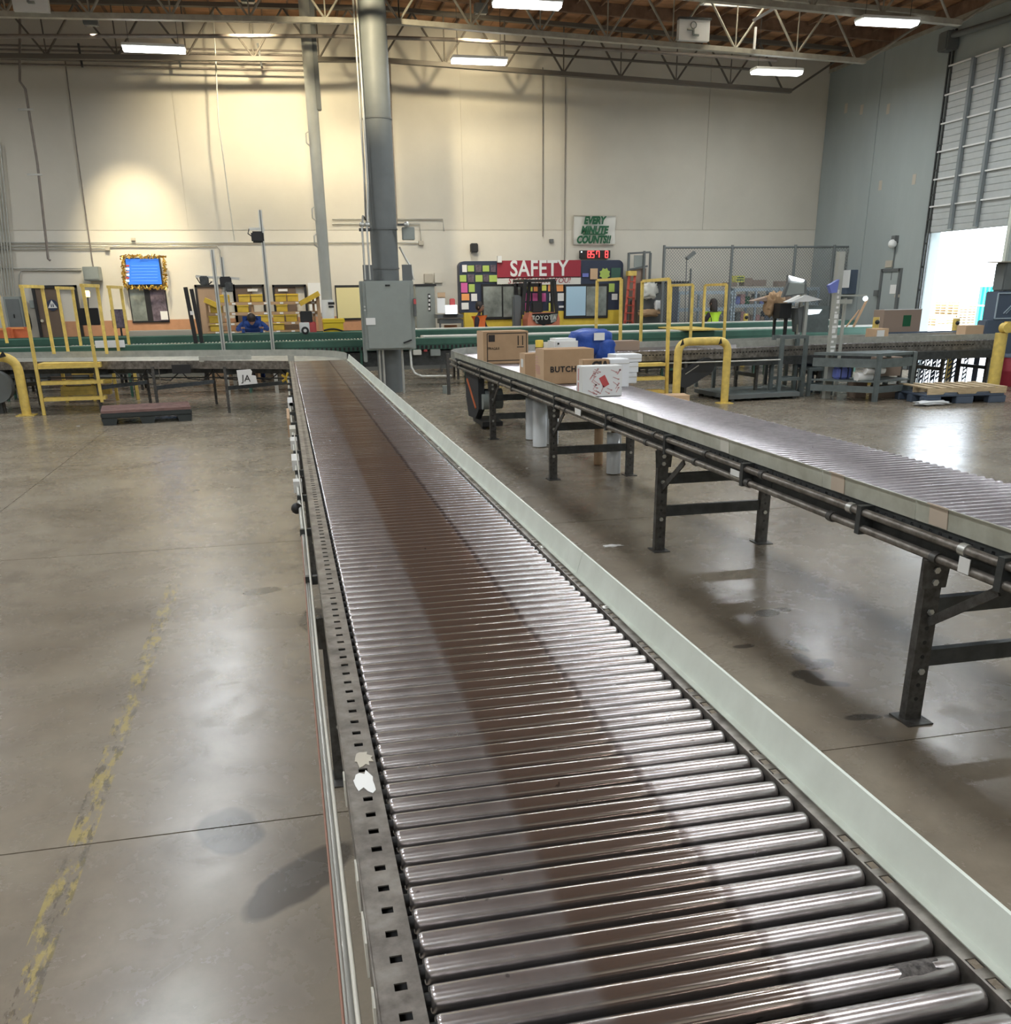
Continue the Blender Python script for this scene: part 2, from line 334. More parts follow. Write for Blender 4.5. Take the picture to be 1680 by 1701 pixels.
def thing(name, label, cat, loc=(0, 0, 0), group=None, rz=0):
    o = bpy.data.objects.new(name, None); C.objects.link(o); o.location = loc; o.rotation_euler = (0, 0, rz); o.empty_display_size = .1
    return tag(o, label, cat, group)
def struct(o): o['kind'] = 'structure'; return o
def inst(name, me, parent, loc=(0, 0, 0), rot=(0, 0, 0)):
    o = bpy.data.objects.new(name, me); C.objects.link(o); o.parent = parent; o.location = loc; o.rotation_euler = rot; return o
def copy_tree(o, parent=None):
    c = o.copy(); C.objects.link(c); c.parent = parent
    for ch in list(o.children): copy_tree(ch, c)
    return c
def text(body, size, m, parent, loc, rot, depth=.004, sx=1, shear=0, bold=0, name='lettering', space=1):
    cu = bpy.data.curves.new('t', 'FONT'); cu.body = body; cu.size = size; cu.extrude = depth/2; cu.align_x = 'CENTER'; cu.align_y = 'CENTER'; cu.offset = bold; cu.shear = shear; cu.space_character = space; cu.resolution_u = 3
    t = bpy.data.objects.new('t', cu); C.objects.link(t); bpy.context.view_layer.update()
    me = bpy.data.meshes.new_from_object(t.evaluated_get(bpy.context.evaluated_depsgraph_get())); bpy.data.objects.remove(t)
    me.materials.clear(); me.materials.append(M[m]); o = bpy.data.objects.new(name, me); C.objects.link(o)
    o.scale = (sx, 1, 1); o.rotation_euler = rot
    o.parent = parent; o.location = Vector(loc)-(root_loc(parent) if parent else Vector((0, 0, 0))); return o
FACE = (R(90), 0, 0)    # text standing up, read from -Y

# ================= THE SETTING =================
YB, XR, XL, YF = 28.0, 16.1, -16.0, -8.0
# floor in slabs with recessed joints
fl = struct(MB().box(XL-.3, YF-.3, -.3, XR+.3, YB+.3, -.02).build('floor', 'joint'))
xs = [XL, -12.8, -3.03, 7.0, XR]; ys = [YF, -1.4, 3.5, 8.3, 13.2, 18.1, 23.0, YB]
for i in range(len(xs)-1):
    for j in range(len(ys)-1):
        g = .004; MB().box(xs[i]+g, ys[j]+g, -.02, xs[i+1]-g, ys[j+1]-g, 0).build('floor_slab', 'floor', fl)
# back wall: tall tilt-up panels
wb = struct(MB().box(XL-.3, YB+.02, 0, XR+.3, YB+.3, 8.95).build('wall_back', 'wall'))
px = [XL, -9.6, -2.2, 5.2, 12.4, XR]
for a, b in zip(px, px[1:]): MB().box(a+.006, YB, 3.72, b-.006, YB+.02, 8.95).build('wall_panel', 'wall', wb)
MB().box(XL, YB, 0, XR, YB+.02, 3.71).build('lower_wall_panel', 'wall_low', wb)
tr = struct(MB().box(-5.95, YB-.03, .95, 3.0, YB, 1.50).build('trim_1', 'wainscot')); struct(MB().box(XL, YB-.025, 0, 4.8, YB, .95).build('dark_band_back', 'box_dark'))  # lower dark band added to keep the view under the conveyors dark
# right wall with the dock opening
y0, y1, zt = 19.72, 22.40, 3.30
wr = struct(MB().box(XR+.02, YF-.3, 0, XR+.28, y0, 8.3).box(XR+.02, y1, 0, XR+.28, YB+.3, 8.3).box(XR+.02, y0, 7.0, XR+.28, y1, 8.3).box(XR+.02, y0, zt+.1, XR+.28, y1, 7.0).build('wall_right', 'wall_right'))
for a, b in ((YF, 2.0), (2.0, 9.0), (9.0, 16.0), (16.0, y0), (y1+.0, 25.33), (25.345, YB)):
    MB().box(XR, a+.006, 0, XR+.02, b-.006, 7.86).build('wall_panel', 'wall_right', wr)
MB().box(XR, y0, 7.0, XR+.02, y1, 7.86).build('wall_panel', 'wall_right', wr)
for (a, b, c, d) in ((455, 175, .1, .22),):
    pass
for q in ((1432, 182), (1476, 181), (1463, 308), (1519, 298), (1406, 180)):
    p = atx(*q, XR); MB().box(XR-.006, p.y-.07, p.z-.12, XR, p.y+.07, p.z+.12).build('patch', 'beige', wr)
MB().box(XR-.05, 11, 7.86, XR, YB, 7.95).build('ledger_strip', 'joist', wr)
MB().box(XR-.04, YF, 7.95, XR+.02, YB, 8.24).build('soffit_band', 'purlin', wr)
struct(MB().box(XL-.3, YF-.3, 0, XL, YB+.3, 8.95).build('wall_left', 'wall'))
struct(MB().box(XL-.3, YF-.3, 0, XR+.3, YF, 8.95).build('wall_front', 'wall'))
# ceiling: gently pitched plywood deck with sub-purlins; ridge over x = 3
XRG, ZRG, SLR, SLL = 3.0, 8.70, -.034, .022
def zdeck(x): return ZRG+(x-XRG)*(SLR if x > XRG else SLL)
SK = (10.25, 21.2, 11.75, 23.7)          # skylight opening
def slab(mb, xa, ya, xb, yb, za=0, zb=.03):
    vs = [(xa, ya, zdeck(xa)+za), (xb, ya, zdeck(xb)+za), (xb, yb, zdeck(xb)+za), (xa, yb, zdeck(xa)+za)]
    vs += [(v[0], v[1], v[2]+zb-za) for v in vs]
    mb.add(vs, [(3,2,1,0),(4,5,6,7),(0,1,5,4),(1,2,6,5),(2,3,7,6),(3,0,4,7)])
cb = MB()
for (xa, ya, xb, yb) in ((XL-.3, YF-.3, XRG, YB+.3), (XRG, YF-.3, SK[0], YB+.3), (SK[2], YF-.3, XR+.3, YB+.3), (SK[0], YF-.3, SK[2], SK[1]), (SK[0], SK[3], SK[2], YB+.3)): slab(cb, xa, ya, xb, yb, .012, .08)
ce = struct(cb.build('ceiling', 'plywood'))
yp = [YF+1.22*k for k in range(31)]
for k in range(26):                        # plywood panels, seen rows only
    xa = -9.0+k*1.0
    for (ya, yb) in ((14.5, 18.0), (18.01, 21.5), (21.51, 25.0), (25.01, 28.0)):
        if xa > 9 and xa < 12 and ya > 17: continue
        mb = MB(); slab(mb, xa+.006, ya, xa+.994, yb, 0, .012); mb.build('plywood_panel', 'plywood', ce)
for k in range(46):
    x = -11.4+k*.61
    if x > 15.9: break
    if SK[0]-.05 < x < SK[2]+.05:
        for ya, yb in ((YF, SK[1]), (SK[3], YB)): MB().box(x-.019, ya, zdeck(x)-.09, x+.019, yb, zdeck(x)).build('purlin', 'purlin', ce)
    else: MB().box(x-.019, YF, zdeck(x)-.09, x+.019, YB, zdeck(x)).build('purlin', 'purlin', ce)
for k, y in enumerate((25.0, 21.3, 17.8)):   # purlins across, beams
    MB().bar((XRG, y, ZRG-.13), (XR, y, zdeck(XR)-.13), .09, .26).build('beam', 'purlin', ce); MB().bar((XL, y, zdeck(XL)-.13), (XRG, y, ZRG-.13), .09, .26).build('beam', 'purlin', ce)
# skylight curb + frosted dome
sk = thing('skylight', 'square roof skylight with bright wooden curb near the right wall', 'skylight', (11.0, 22.4, zdeck(11)))
mb = MB(); zc = zdeck(11)
mb.box(SK[0]-.05, SK[1]-.05, zc-.12, SK[0], SK[3]+.05, zc+.5).box(SK[2], SK[1]-.05, zc-.12, SK[2]+.05, SK[3]+.05, zc+.5).box(SK[0], SK[1]-.05, zc-.12, SK[2], SK[1], zc+.5).box(SK[0], SK[3], zc-.12, SK[2], SK[3]+.05, zc+.5)
mb.build('curb', 'card_light', sk)
mb = MB(); mb.box(SK[0]-.1, SK[1]-.1, zc-.17, SK[2]+.1, SK[1]-.03, zc-.10).box(SK[0]-.1, SK[3]+.03, zc-.17, SK[2]+.1, SK[3]+.1, zc-.10).box(SK[0]-.1, SK[1]-.03, zc-.17, SK[0]-.03, SK[3]+.03, zc-.1).box(SK[2]+.03, SK[1]-.03, zc-.17, SK[2]+.1, SK[3]+.03, zc-.1); mb.build('curb_trim', 'white', sk)
gm = bpy.data.materials.new('frosted_dome'); gm.use_nodes = True; nt = gm.node_tree; nt.nodes.clear()
o_ = nt.nodes.new('ShaderNodeOutputMaterial'); t_ = nt.nodes.new('ShaderNodeBsdfTranslucent'); t_.inputs[0].default_value = (.95, .9, .8, 1); nt.links.new(t_.outputs[0], o_.inputs[0]); M['dome'] = gm
MB().box(SK[0]-.05, SK[1]-.05, zc+.5, SK[2]+.05, SK[3]+.05, zc+.51).build('dome', 'dome', sk)

# open-web roof joists along X, two spans meeting at the ridge
def joist(Y, zr, depth, label, jm='joist'):
    t = thing('roof_joist', label, 'roof joist', (XRG, Y, 0), 'open web roof joists')
    for sgn, sl, L in ((1, SLR, XR-XRG-.3), (-1, -SLL, 14.5)):
        def p(u, d): return (XRG+sgn*u, Y, zr+u*sl-d)
        e = L-1.7 if sgn > 0 else L
        MB().bar(p(0, 0), p(L, 0), .14, .09).build('top_chord', jm, t)
        MB().bar(p(0, depth), p(e, depth), .14, .10).build('bottom_chord', jm, t)
        n = int(e/1.55)
        for k in range(n+1):
            u = k*1.55
            if u+.775 > e: break
            MB().cyl(p(u, depth-.02), p(u+.775, .02), .026, 6).build('web_bar', jm, t)
            MB().cyl(p(u+.775, .02), p(min(u+1.55, e), depth-.02), .026, 6).build('web_bar', jm, t)
            MB().cyl(p(u, .02), p(u, depth), .017, 6).build('web_bar', jm, t)
        if sgn > 0: MB().cyl(p(e, depth), p(L, .02), .03, 6).build('web_bar', jm, t)
    return t
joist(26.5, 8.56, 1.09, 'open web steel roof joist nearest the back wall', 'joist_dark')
joist(23.0, 8.56, 1.09, 'open web steel roof joist in front of the one at the back wall')
joist(19.6, 8.56, 1.09, 'open web steel roof joist crossing in front of the skylight at the top edge')
joist(16.2, 8.56, 1.09, 'open web steel roof joist above the top edge, nearest the camera')

# ceiling fluorescent fixtures
fx = None
vis = {(-2.13, 23.9): 'long ceiling light above the blue menu screen, left of both columns', (4.9, 23.9): 'long ceiling light just right of the thick grey column', (12.3, 23.9): 'long ceiling light near the back right corner', (12.3, 19.4): 'long bright ceiling light at the top right by the dock door'}
for x in LX:
    for y in LY:
        lb = vis.get((x, y), 'long ceiling light out of view, %s line from left, %s from the camera end' % (['first', 'second', 'third', 'fourth'][LX.index(x)], ['first', 'second', 'third', 'fourth', 'fifth', 'sixth', 'seventh'][LY.index(y)]))
        if fx is None:
            fx = thing('ceiling_light', lb, 'ceiling light', (x, y, 7.0), 'fluorescent ceiling lights')
            MB().bbox(-.64, -.17, .0, .64, .17, .07, .015).build('housing', 'white', fx, local=True)
            MB().prism([(-.16, 0), (.16, 0), (.11, -.06), (-.11, -.06)], -.62, .62, 'x').build('diffuser', 'lamp_white', fx, local=True)
            hg = MB(); [hg.cyl((s_*.5, 0, .07), (s_*.5, 0, 1.2), .006, 6) for s_ in (-1, 1)]; hg.build('hanger', 'steel_dark', fx, local=True); f_ = fx
        else:
            f_ = copy_tree(fx); f_.location = (x, y, 7.0); f_['label'] = lb
for i, (l, t_, e, a) in enumerate(ADDED_SPOTS):
    fh = thing('added_spot_housing', ('added spot housing at the roof aimed at the wall above the menu screen', 'added spot housing at the roof behind the slim pale column', 'added spot housing at the roof right of the thick grey column', 'added spot housing at the roof farthest from the back wall')[i], 'added spot', (l[0], l[1]-.1, l[2]+.05))  # unseen housings and brackets invented to carry the added wall spots
    MB().bbox(-.15, -.12, .0, .15, .08, .2, .02).build('housing', 'box_dark', fh, local=True); MB().bar((0, 0, .2), (0, 0, zdeck(l[0])-l[2]-.06), .04).build('bracket', 'steel_dark', fh, local=True)

# white speaker panels hung on the second joist
for k, (xa, ya, xb, yb, lb) in enumerate(((14, -40, 84, 22, 'white square panel with a small pipe bracket, top left on the joist'), (1127, 33, 1176, 70, 'white square panel with a small pipe bracket, right of the ceiling centre'))):
    a = aty(xa, ya, 22.9); b = aty(xb, yb, 22.9); t = thing('hanging_panel', lb, 'panel', ((a.x+b.x)/2, 22.85, b.z), 'white panels on the joist')
    MB().box(a.x, 22.82, b.z, b.x, 22.96, a.z).build('board', 'white', t); w = b.x-a.x; h = a.z-b.z; cx = (a.x+b.x)/2-.05*w
    ring = [(cx+.09*w*cos(q*pi/8), 22.79, b.z+.72*h+.09*w*sin(q*pi/8)) for q in range(17)]; MB().tube(ring, .012, 6).build('ring', 'box_grey', t)
    MB().bar((cx, 22.79, b.z+.52*h), (cx, 22.79, b.z+.24*h), .04).bar((cx, 22.79, b.z+.24*h), (cx+.18*w, 22.79, b.z+.24*h), .04).bar((cx-.2*w, 22.79, b.z+.5*h), (cx, 22.79, b.z+.5*h), .03).build('bracket', 'box_grey', t)
    MB().box(a.x-.02, 22.78, a.z, b.x+.02, 22.90, a.z+.04).build('top_rail', 'steel_dark', t)

# roof/wall pipes
def pipe(pts, r, m, label, group=None, name='pipe', cat='pipe'): return tag(MB().tube(pts, r, 8).build(name, m), label, cat, group)
for k, (ya, yb) in enumerate(((75, 85), (82, 92), (90, 99), (98, 107), (106, 117))):
    a = aty(0, ya, 27.55); b = aty(508, yb, 27.55); a2 = Vector((-12, 27.55, a.z+(a.z-b.z)/(a.x-b.x)*(-12-a.x)))
    pipe([a2, b], .022, 'pipe', ('topmost', 'second', 'third', 'fourth', 'lowest')[k]+' of the five thin pipes running under the roof, upper left', 'thin pipes under the roof')
for (pxk, Y) in ((133, 27.5), (296, 27.5), (431, 27.5)):
    a = aty(pxk-3, 72, Y); b = aty(pxk+4, 112, Y); tag(MB().bar(a, b, .04, .05).build('pipe_hanger', 'steel_dark'), {133: 'leftmost', 296: 'middle', 431: 'rightmost'}[pxk]+' dark hanger strip holding the thin roof pipes', 'pipe hanger', 'pipe hangers')
pipe([aty(-60, 60, 24.6), aty(560, 60, 24.6), aty(760, 66, 24.6), aty(1290, 100, 24.6)], .04, 'pipe', 'reddish sprinkler pipe running across under the roof joists')
pipe([aty(840, 86, 26.42), aty(1260, 116, 26.42)], .03, 'joist_dark', 'dark pipe under the joist right of centre')
sp_t = thing('skylight_brace', 'white diagonal braces beside the skylight', 'brace', (11, 21.5, 7.4))
MB().bar(aty(1252, 34, 21.4), aty(1302, 5, 21.4), .06).build('strut', 'white', sp_t); MB().bar(aty(1253, 82, 22.9), aty(1256, 45, 22.9), .045).build('strut', 'white', sp_t)

# hanging lines and wall conduits
L_ = [([(33, -20), (33, 60), (33, 135), (42, 148), (62, 270), (80, 430), (84, 433)], 27.0, .03, 'pipe', 'thick brown drop cord with crossbars hanging at far left', 'drop_cord'),
 ([(108, 100), (125, 230), (158, 465)], 27.9, .016, 'pipe', 'thin brown conduit slanting down to the grey junction box', 'conduit'),
 ([(351, -25), (357, 70), (363, 200), (380, 330), (390, 400)], 27.0, .016, 'conduit', 'pale cord hanging between the scanner poles and thin column', 'drop_cord'),
 ([(902, 112), (902, 393)], 27.94, .012, 'pipe', 'thin vertical conduit left of the safety banner clock', 'conduit'),
 ([(940, 115), (938, 433)], 27.94, .014, 'pipe', 'vertical conduit running down to the safety banner', 'conduit'),
 ([(648, 100), (651, 200), (660, 375)], 27.94, .018, 'pipe', 'vertical conduit on the wall just right of the grey column', 'conduit')]
for pts, Y, r, m, lb, nm in L_:
    t = pipe([aty(*q, Y) for q in pts], r, m, lb, None, nm, nm.replace('_', ' '))
for (xa, xb, y) in ((30, 55, 182), (45, 70, 290)):
    tag(MB().bar(aty(xa, y, 26.96), aty(xb, y, 26.96), .04).build('cord_crossbar', 'conduit'), 'small crossbar on the hanging brown cord, '+('upper' if y < 200 else 'lower'), 'crossbar')
H_ = [([(-40, 403), (640, 403)], 'top long wall conduit left of the grey column'), ([(-40, 409), (360, 408), (366, 416), (367, 440)], 'second long wall conduit bending down by the scanner poles'),
 ([(-40, 414), (180, 413)], 'short third wall conduit ending at a box left of the menu screen'), ([(552, 364), (736, 364), (738, 384)], 'upper wall conduit behind the grey column'), ([(552, 372), (698, 372), (700, 402)], 'middle wall conduit behind the grey column'),
 ([(640, 403), (700, 403)], 'short conduit ending at a box right of the column'), ([(-40, 446), (135, 446)], 'wall conduit feeding the grey junction box'), ([(32, 520), (32, 456), (36, 449), (135, 449)], 'conduit bending up to the grey junction box')]
for pts, lb in H_: pipe([aty(*q, 27.95) for q in pts], .016, 'conduit', lb, 'wall conduits', 'conduit', 'conduit')
for k in range(6):
    pipe([aty(-30+k*6, 200+8*k, 27.9), aty(2+k*4.6, 491, 27.9)], .017, 'conduit', ['leftmost', 'second', 'third', 'fourth', 'fifth', 'rightmost'][k]+' of six bundled vertical conduits above the left grey panel', 'conduits above the left panel', 'conduit', 'conduit')
def rbox(name, q0, q1, Y, d, m, label=None, cat=None, parent=None, bev=.006, group=None):
    a = aty(*q0, Y); b = aty(*q1, Y); mb = MB().bbox(a.x, Y, b.z, b.x, Y+d, a.z, bev) if bev else MB().box(a.x, Y, b.z, b.x, Y+d, a.z)
    o = mb.build(name, m, parent)
    if label: tag(o, label, cat, group)
    return o
rbox('conduit_box', (174, 410), (182, 416), 27.9, .1, 'beige', 'small square box ending a conduit left of the menu screen', 'conduit box')
rbox('conduit_box', (217, 395), (225, 400), 27.9, .1, 'beige', 'small square box above the menu screen', 'conduit box')
rbox('conduit_box', (696, 400), (704, 407), 27.9, .1, 'beige', 'small square conduit box right of the grey column', 'conduit box')
p = thing('junction_box', 'large pale grey junction box above the yellow stair rails', 'junction box', tuple(aty(153, 467, 27.7)))
rbox('body', (136, 443), (166, 466), 27.45, .5, 'box_grey', parent=p, bev=.01); rbox('cover', (138, 445), (164, 464), 27.43, .02, 'box_grey', parent=p, bev=.004)
pn = thing('breaker_cabinet', 'dark grey electrical panel under bundled conduits at far left', 'electrical panel', tuple(aty(20, 545, 27.6)))
rbox('body', (4, 493), (43, 548), 27.6, .35, 'box_grey', parent=pn, bev=.01); rbox('door', (8, 497), (40, 546), 27.58, .02, 'column_grey', parent=pn); rbox('latch', (22, 522), (25, 528), 27.56, .02, 'black', parent=pn, bev=0)
# door with accessibility sign
d1 = struct(rbox('door_1', (57, 479), (122, 640), 27.92, .06, 'door_brown', bev=0))
fr = MB(); a = aty(57, 479, 27.9); b = aty(122, 479, 27.9)
fr.box(a.x-.07, 27.88, 0, a.x, 28, a.z+.07).box(b.x, 27.88, 0, b.x+.07, 28, a.z+.07).box(a.x-.07, 27.88, a.z, b.x+.07, 28, a.z+.07); fr.build('door_frame', 'black', d1)
MB().cyl(aty(70, 533, 27.92), aty(70, 533, 27.84), .04, 12).build('door_handle', 'chrome', d1)
c = aty(87, 507, 27.90); sg = thing('restroom_sign', 'round dark restroom sign with a white triangle on brown door', 'sign', c)
MB().cyl(c+Vector((0, .02, 0)), c-Vector((0, .01, 0)), .14, 24).build('disc', 'navy', sg)
MB().prism([(c.x-.115, c.z-.07), (c.x+.115, c.z-.07), (c.x, c.z+.125)], c.y-.02, c.y-.012, 'y').build('triangle', 'white', sg)
MB().box(c.x-.035, c.y-.026, c.z-.045, c.x-.012, c.y-.02, c.z+.01).box(c.x+.012, c.y-.026, c.z-.045, c.x+.035, c.y-.02, c.z+.01).ball((c.x-.024, c.y-.022, c.z+.026), .013).ball((c.x+.024, c.y-.022, c.z+.026), .013).build('symbol', 'navy', sg)
rbox('wall_notice', (48, 499), (58, 512), 27.93, .03, 'box_grey', 'small grey notice on wall left of the restroom door', 'notice')
# further doors
for nm, q0, q1, m, hd in (('door_2', (327, 477), (386, 640), 'door_tan', None), ('door_3', (390, 477), (435, 640), 'door_brown', (411, 432)), ('door_4', (456, 477), (505, 640), 'door_brown', (462, 482))):
    d = struct(rbox(nm, q0, q1, 27.93, .05, m, bev=0)); a = aty(q0[0], q0[1], 27.9); b = aty(q1[0], q0[1], 27.9)
    MB().box(a.x-.06, 27.89, 0, a.x, 28, a.z+.06).box(b.x, 27.89, 0, b.x+.06, 28, a.z+.06).box(a.x-.06, 27.89, a.z, b.x+.06, 28, a.z+.06).build('door_frame', 'black', d)
    if hd: rbox('name_plate', (hd[0], 480), (hd[1]-4, 484), 27.9, .02, 'paper', parent=d, bev=0)
w1 = struct(rbox('window_1', (212, 478), (282, 535), 27.94, .05, 'black', bev=0))
rbox('pane', (214, 480), (246, 533), 27.93, .012, 'glass', parent=w1, bev=0); rbox('pane', (248, 480), (280, 533), 27.93, .012, 'poster_d', parent=w1, bev=0)
tag(rbox('window_paper', (266, 517), (280, 531), 27.9, .01, 'paper', bev=0), 'white paper taped inside the dark window under the menu screen', 'paper')
w2 = struct(rbox('window_2', (556, 474), (602, 531), 27.94, .05, 'black', bev=0)); rbox('pane', (558, 478), (602, 528), 27.93, .012, 'office_glow', parent=w2, bev=0)
rbox('whiteboard', (511, 470), (540, 520), 27.93, .03, 'white', 'pale whiteboard on wall left of the thin column', 'whiteboard')
# menu screen with tinsel
sc = thing('menu_screen', 'bright blue wall screen framed in gold tinsel', 'screen', tuple(aty(238, 475, 27.8)))
rbox('display', (206, 428), (271, 474), 27.78, .219, 'black', parent=sc); rbox('screen', (208, 430), (269, 472), 27.77, .01, 'blue_screen', parent=sc, bev=0)
for k in range(6):
    y = 441+k*5; q = rbox('text_line', (218, y), (262, y+.7), 27.762, .005, 'screen_text', parent=sc, bev=0)
    q = rbox('icon', (209, y-1), (215, y+2), 27.762, .005, ('red_print', 'screen_white', 'red_pale', 'screen_white', 'red_print', 'screen_white')[k], parent=sc, bev=0)
tb = MB(); cor = [aty(203, 426, 27.72), aty(273, 426, 27.72), aty(275, 478, 27.72), aty(208, 477, 27.72)]
for i in range(4):
    a, b = cor[i], cor[(i+1) % 4]; n = 46
    for k in range(n):
        p0 = a.lerp(b, k/n)+Vector((random.uniform(-.03, .03), random.uniform(-.03, .03), random.uniform(-.03, .03)))
        d = Vector((random.uniform(-1, 1), random.uniform(-.5, .5), random.uniform(-1, 1))).normalized()*.05; w = d.cross(Vector((0, 1, .3))).normalized()*.014
        tb.add([p0-d-w, p0-d+w, p0+d+w, p0+d-w], [(0, 1, 2, 3)])
g_ = tb.build('tinsel', 'gold', sc); g_['kind'] = 'stuff'
for k in range(2):
    pass
# ---- SAFETY wall: navy and yellow office front with windows, papers and banner
ow = thing('office_front', 'navy and yellow painted office front with rounded top corners', 'office wall', tuple(aty(900, 545, 27.6)))
a = aty(763, 434, 27.6); b = aty(1036, 434, 27.6); zt_ = a.z; xa, xb = a.x, b.x; zy = aty(900, 517, 27.6).z
def arc(cx, cz, r, t0, t1, n=6): return [(cx+r*cos(t0+(t1-t0)*k/n), cz+r*sin(t0+(t1-t0)*k/n)) for k in range(n+1)]
MB().prism([(xa, zy), (xb, zy)]+arc(xb-.15, zt_-.15, .15, 0, pi/2)+arc(xa+.15, zt_-.15, .15, pi/2, pi), 27.6, 27.99, 'y').build('navy_panel', 'navy', ow)
MB().box(xa+.1, 27.58, 0, xb, 27.99, zy).build('yellow_panel', 'yellow_flat', ow)
for (q0, q1, div) in (((800, 472), (868, 530), 835), ((938, 472), (1010, 528), 974)):
    f = rbox('window_frame', q0, q1, 27.53, .06, 'black', parent=ow, bev=.01)
    rbox('pane', (q0[0]+3, q0[1]+4), (div-1, q1[1]-4), 27.52, .012, 'glass' if q0[0] < 900 else 'glass_blue', parent=f, bev=0)
    rbox('pane', (div+1, q0[1]+4), (q1[0]-3, q1[1]-4), 27.52, .012, 'glass', parent=f, bev=0)
bn = thing('safety_banner', 'dark red banner reading SAFETY STARTS WITH YOU', 'banner', tuple(aty(895, 471, 27.5)))
rbox('red_cloth', (826, 433), (965, 461), 27.53, .012, 'banner_red', parent=bn, bev=0); rbox('white_strip', (826, 461), (965, 472), 27.53, .012, 'cloth_white', parent=bn, bev=0)
text('SAFETY', .58, 'white', bn, aty(896, 447, 27.52), FACE, bold=.012, sx=.86, space=1.05)
text('STARTS WITH YOU!', .21, 'banner_red', bn, aty(896, 466.5, 27.52), FACE, bold=0, shear=.25, sx=.98)
pp = [(768, 440, 776, 452, 'paper', 'photo'), (777, 441, 788, 451, 'lime', ''), (790, 440, 800, 452, 'poster_d', ''), (802, 441, 813, 451, 'lime', ''), (815, 440, 824, 452, 'poster_d', ''),
 (764, 457, 775, 468, 'lime', ''), (777, 456, 788, 469, 'poster_d', ''), (790, 457, 802, 468, 'lime', ''), (803, 456, 812, 468, 'poster_d', ''), (813, 457, 826, 468, 'lime', ''),
 (766, 470, 777, 486, 'pink', ''), (779, 472, 789, 485, 'lime', ''), (767, 488, 780, 499, 'orange_p', ''), (767, 503, 779, 514, 'paper', ''),
 (876, 470, 885, 484, 'yellow_p', ''), (887, 470, 897, 484, 'orange_p', ''), (899, 470, 908, 483, 'yellow_p', ''), (911, 470, 921, 484, 'orange_p', ''), (924, 470, 936, 484, 'orange_p', ''),
 (872, 487, 882, 500, 'pink', ''), (885, 487, 897, 501, 'pink', ''), (899, 487, 907, 501, 'pink', ''), (913, 487, 922, 500, 'paper', ''), (927, 487, 937, 500, 'paper', ''), (873, 503, 880, 516, 'pink', ''), (912, 503, 922, 517, 'yellow_p', ''),
 (981, 446, 993, 464, 'card_light', ''), (1016, 445, 1031, 466, 'green', ''), (968, 454, 978, 460, 'lavender', ''), (1012, 471, 1021, 485, 'lime', ''), (1017, 488, 1026, 498, 'paper', ''), (783, 488, 793, 500, 'paper', ''), (929, 508, 937, 511, 'white', '')]
cn = {'lime': 'lime green', 'pink': 'pink', 'orange_p': 'orange', 'yellow_p': 'yellow', 'paper': 'white', 'poster_d': 'dark photo', 'card_light': 'tan', 'green': 'green', 'lavender': 'violet', 'white': 'white'}
rows = {}
for (x0_, y0_, x1_, y1_, m, _) in pp:
    side = 'left board' if x0_ < 830 else ('middle board behind forklift' if x0_ < 938 else 'right board')
    ky = (cn[m], side); rows.setdefault(ky, []).append((x0_, y0_, x1_, y1_, m))
for (cname, side), lst in rows.items():
    for k, (x0_, y0_, x1_, y1_, m) in enumerate(lst):
        lb = '%s sheet on the %s' % (cname, side)
        if len(lst) > 1: lb += ', %s, row %s' % ('%s from left' % ['first', 'second', 'third', 'fourth', 'fifth', 'sixth', 'seventh'][sorted(lst).index(lst[k])], 'one' if y0_ < 455 else ('two' if y0_ < 470 else ('three' if y0_ < 487 else 'four')))
        tag(rbox('paper_sheet', (x0_, y0_), (x1_, y1_), 27.56, .02, m, bev=0), lb, 'paper', 'sheets on the safety board')
st = MB(); c = aty(1005, 455, 27.57); pts = [(c.x+(.17 if k % 2 else .13)*cos(k*pi/8), c.z+(.17 if k % 2 else .13)*sin(k*pi/8)) for k in range(16)]
tag(st.prism(pts, 27.56, 27.58, 'y').build('starburst', 'lime'), 'lime starburst cutout at the right end of the navy board', 'cutout')
# small wall things
rbox('speaker', (783, 404), (795, 419), 27.75, .22, 'black', 'small black speaker on wall above the safety board', 'speaker', bev=.02)
rbox('wall_panel_box', (705, 455), (720, 470), 27.9, .1, 'beige', 'small tan panel box right of the column', 'panel box'); rbox('wall_panel_box', (722, 453), (736, 470), 27.93, .06, 'wall_low', 'pale cream panel box beside the tan one', 'panel box')
rbox('emergency_light', (827, 425), (834, 436), 27.42, .1, 'white', 'little white box above left edge of SAFETY banner', 'emergency light'); rbox('camera_dome', (914, 397), (920, 403), 27.9, .1, 'box_dark', 'tiny dark wall camera left of the green lettered banner', 'camera')
bq = thing('minutes_banner', 'white cloth banner reading EVERY MINUTE COUNTS in green', 'banner', tuple(aty(986, 406, 27.9)))
a = aty(953, 358, 27.95); b = aty(1022, 406, 27.95); nx, nz = 24, 16; vs = []
for j in range(nz+1):
    for i in range(nx+1):
        u, v = i/nx, j/nz; vs.append((a.x+(b.x-a.x)*u, 27.96+.02*sin(9*(u-v)*(1 if u < .5 else -1))*abs(u-.5)*2, b.z+(a.z-b.z)*v-.03*sin(pi*u)*(1-v)))
MB().add(vs, [(j*(nx+1)+i, j*(nx+1)+i+1, (j+1)*(nx+1)+i+1, (j+1)*(nx+1)+i) for j in range(nz) for i in range(nx)], True).build('cloth', 'cloth_white', bq)
ed = MB().bar((a.x, 27.92, a.z), (b.x, 27.92, a.z), .02).bar((a.x, 27.92, b.z), (b.x, 27.92, b.z), .012).bar((a.x, 27.92, a.z), (a.x, 27.92, b.z), .012); ed.build('hem', 'beige', bq)
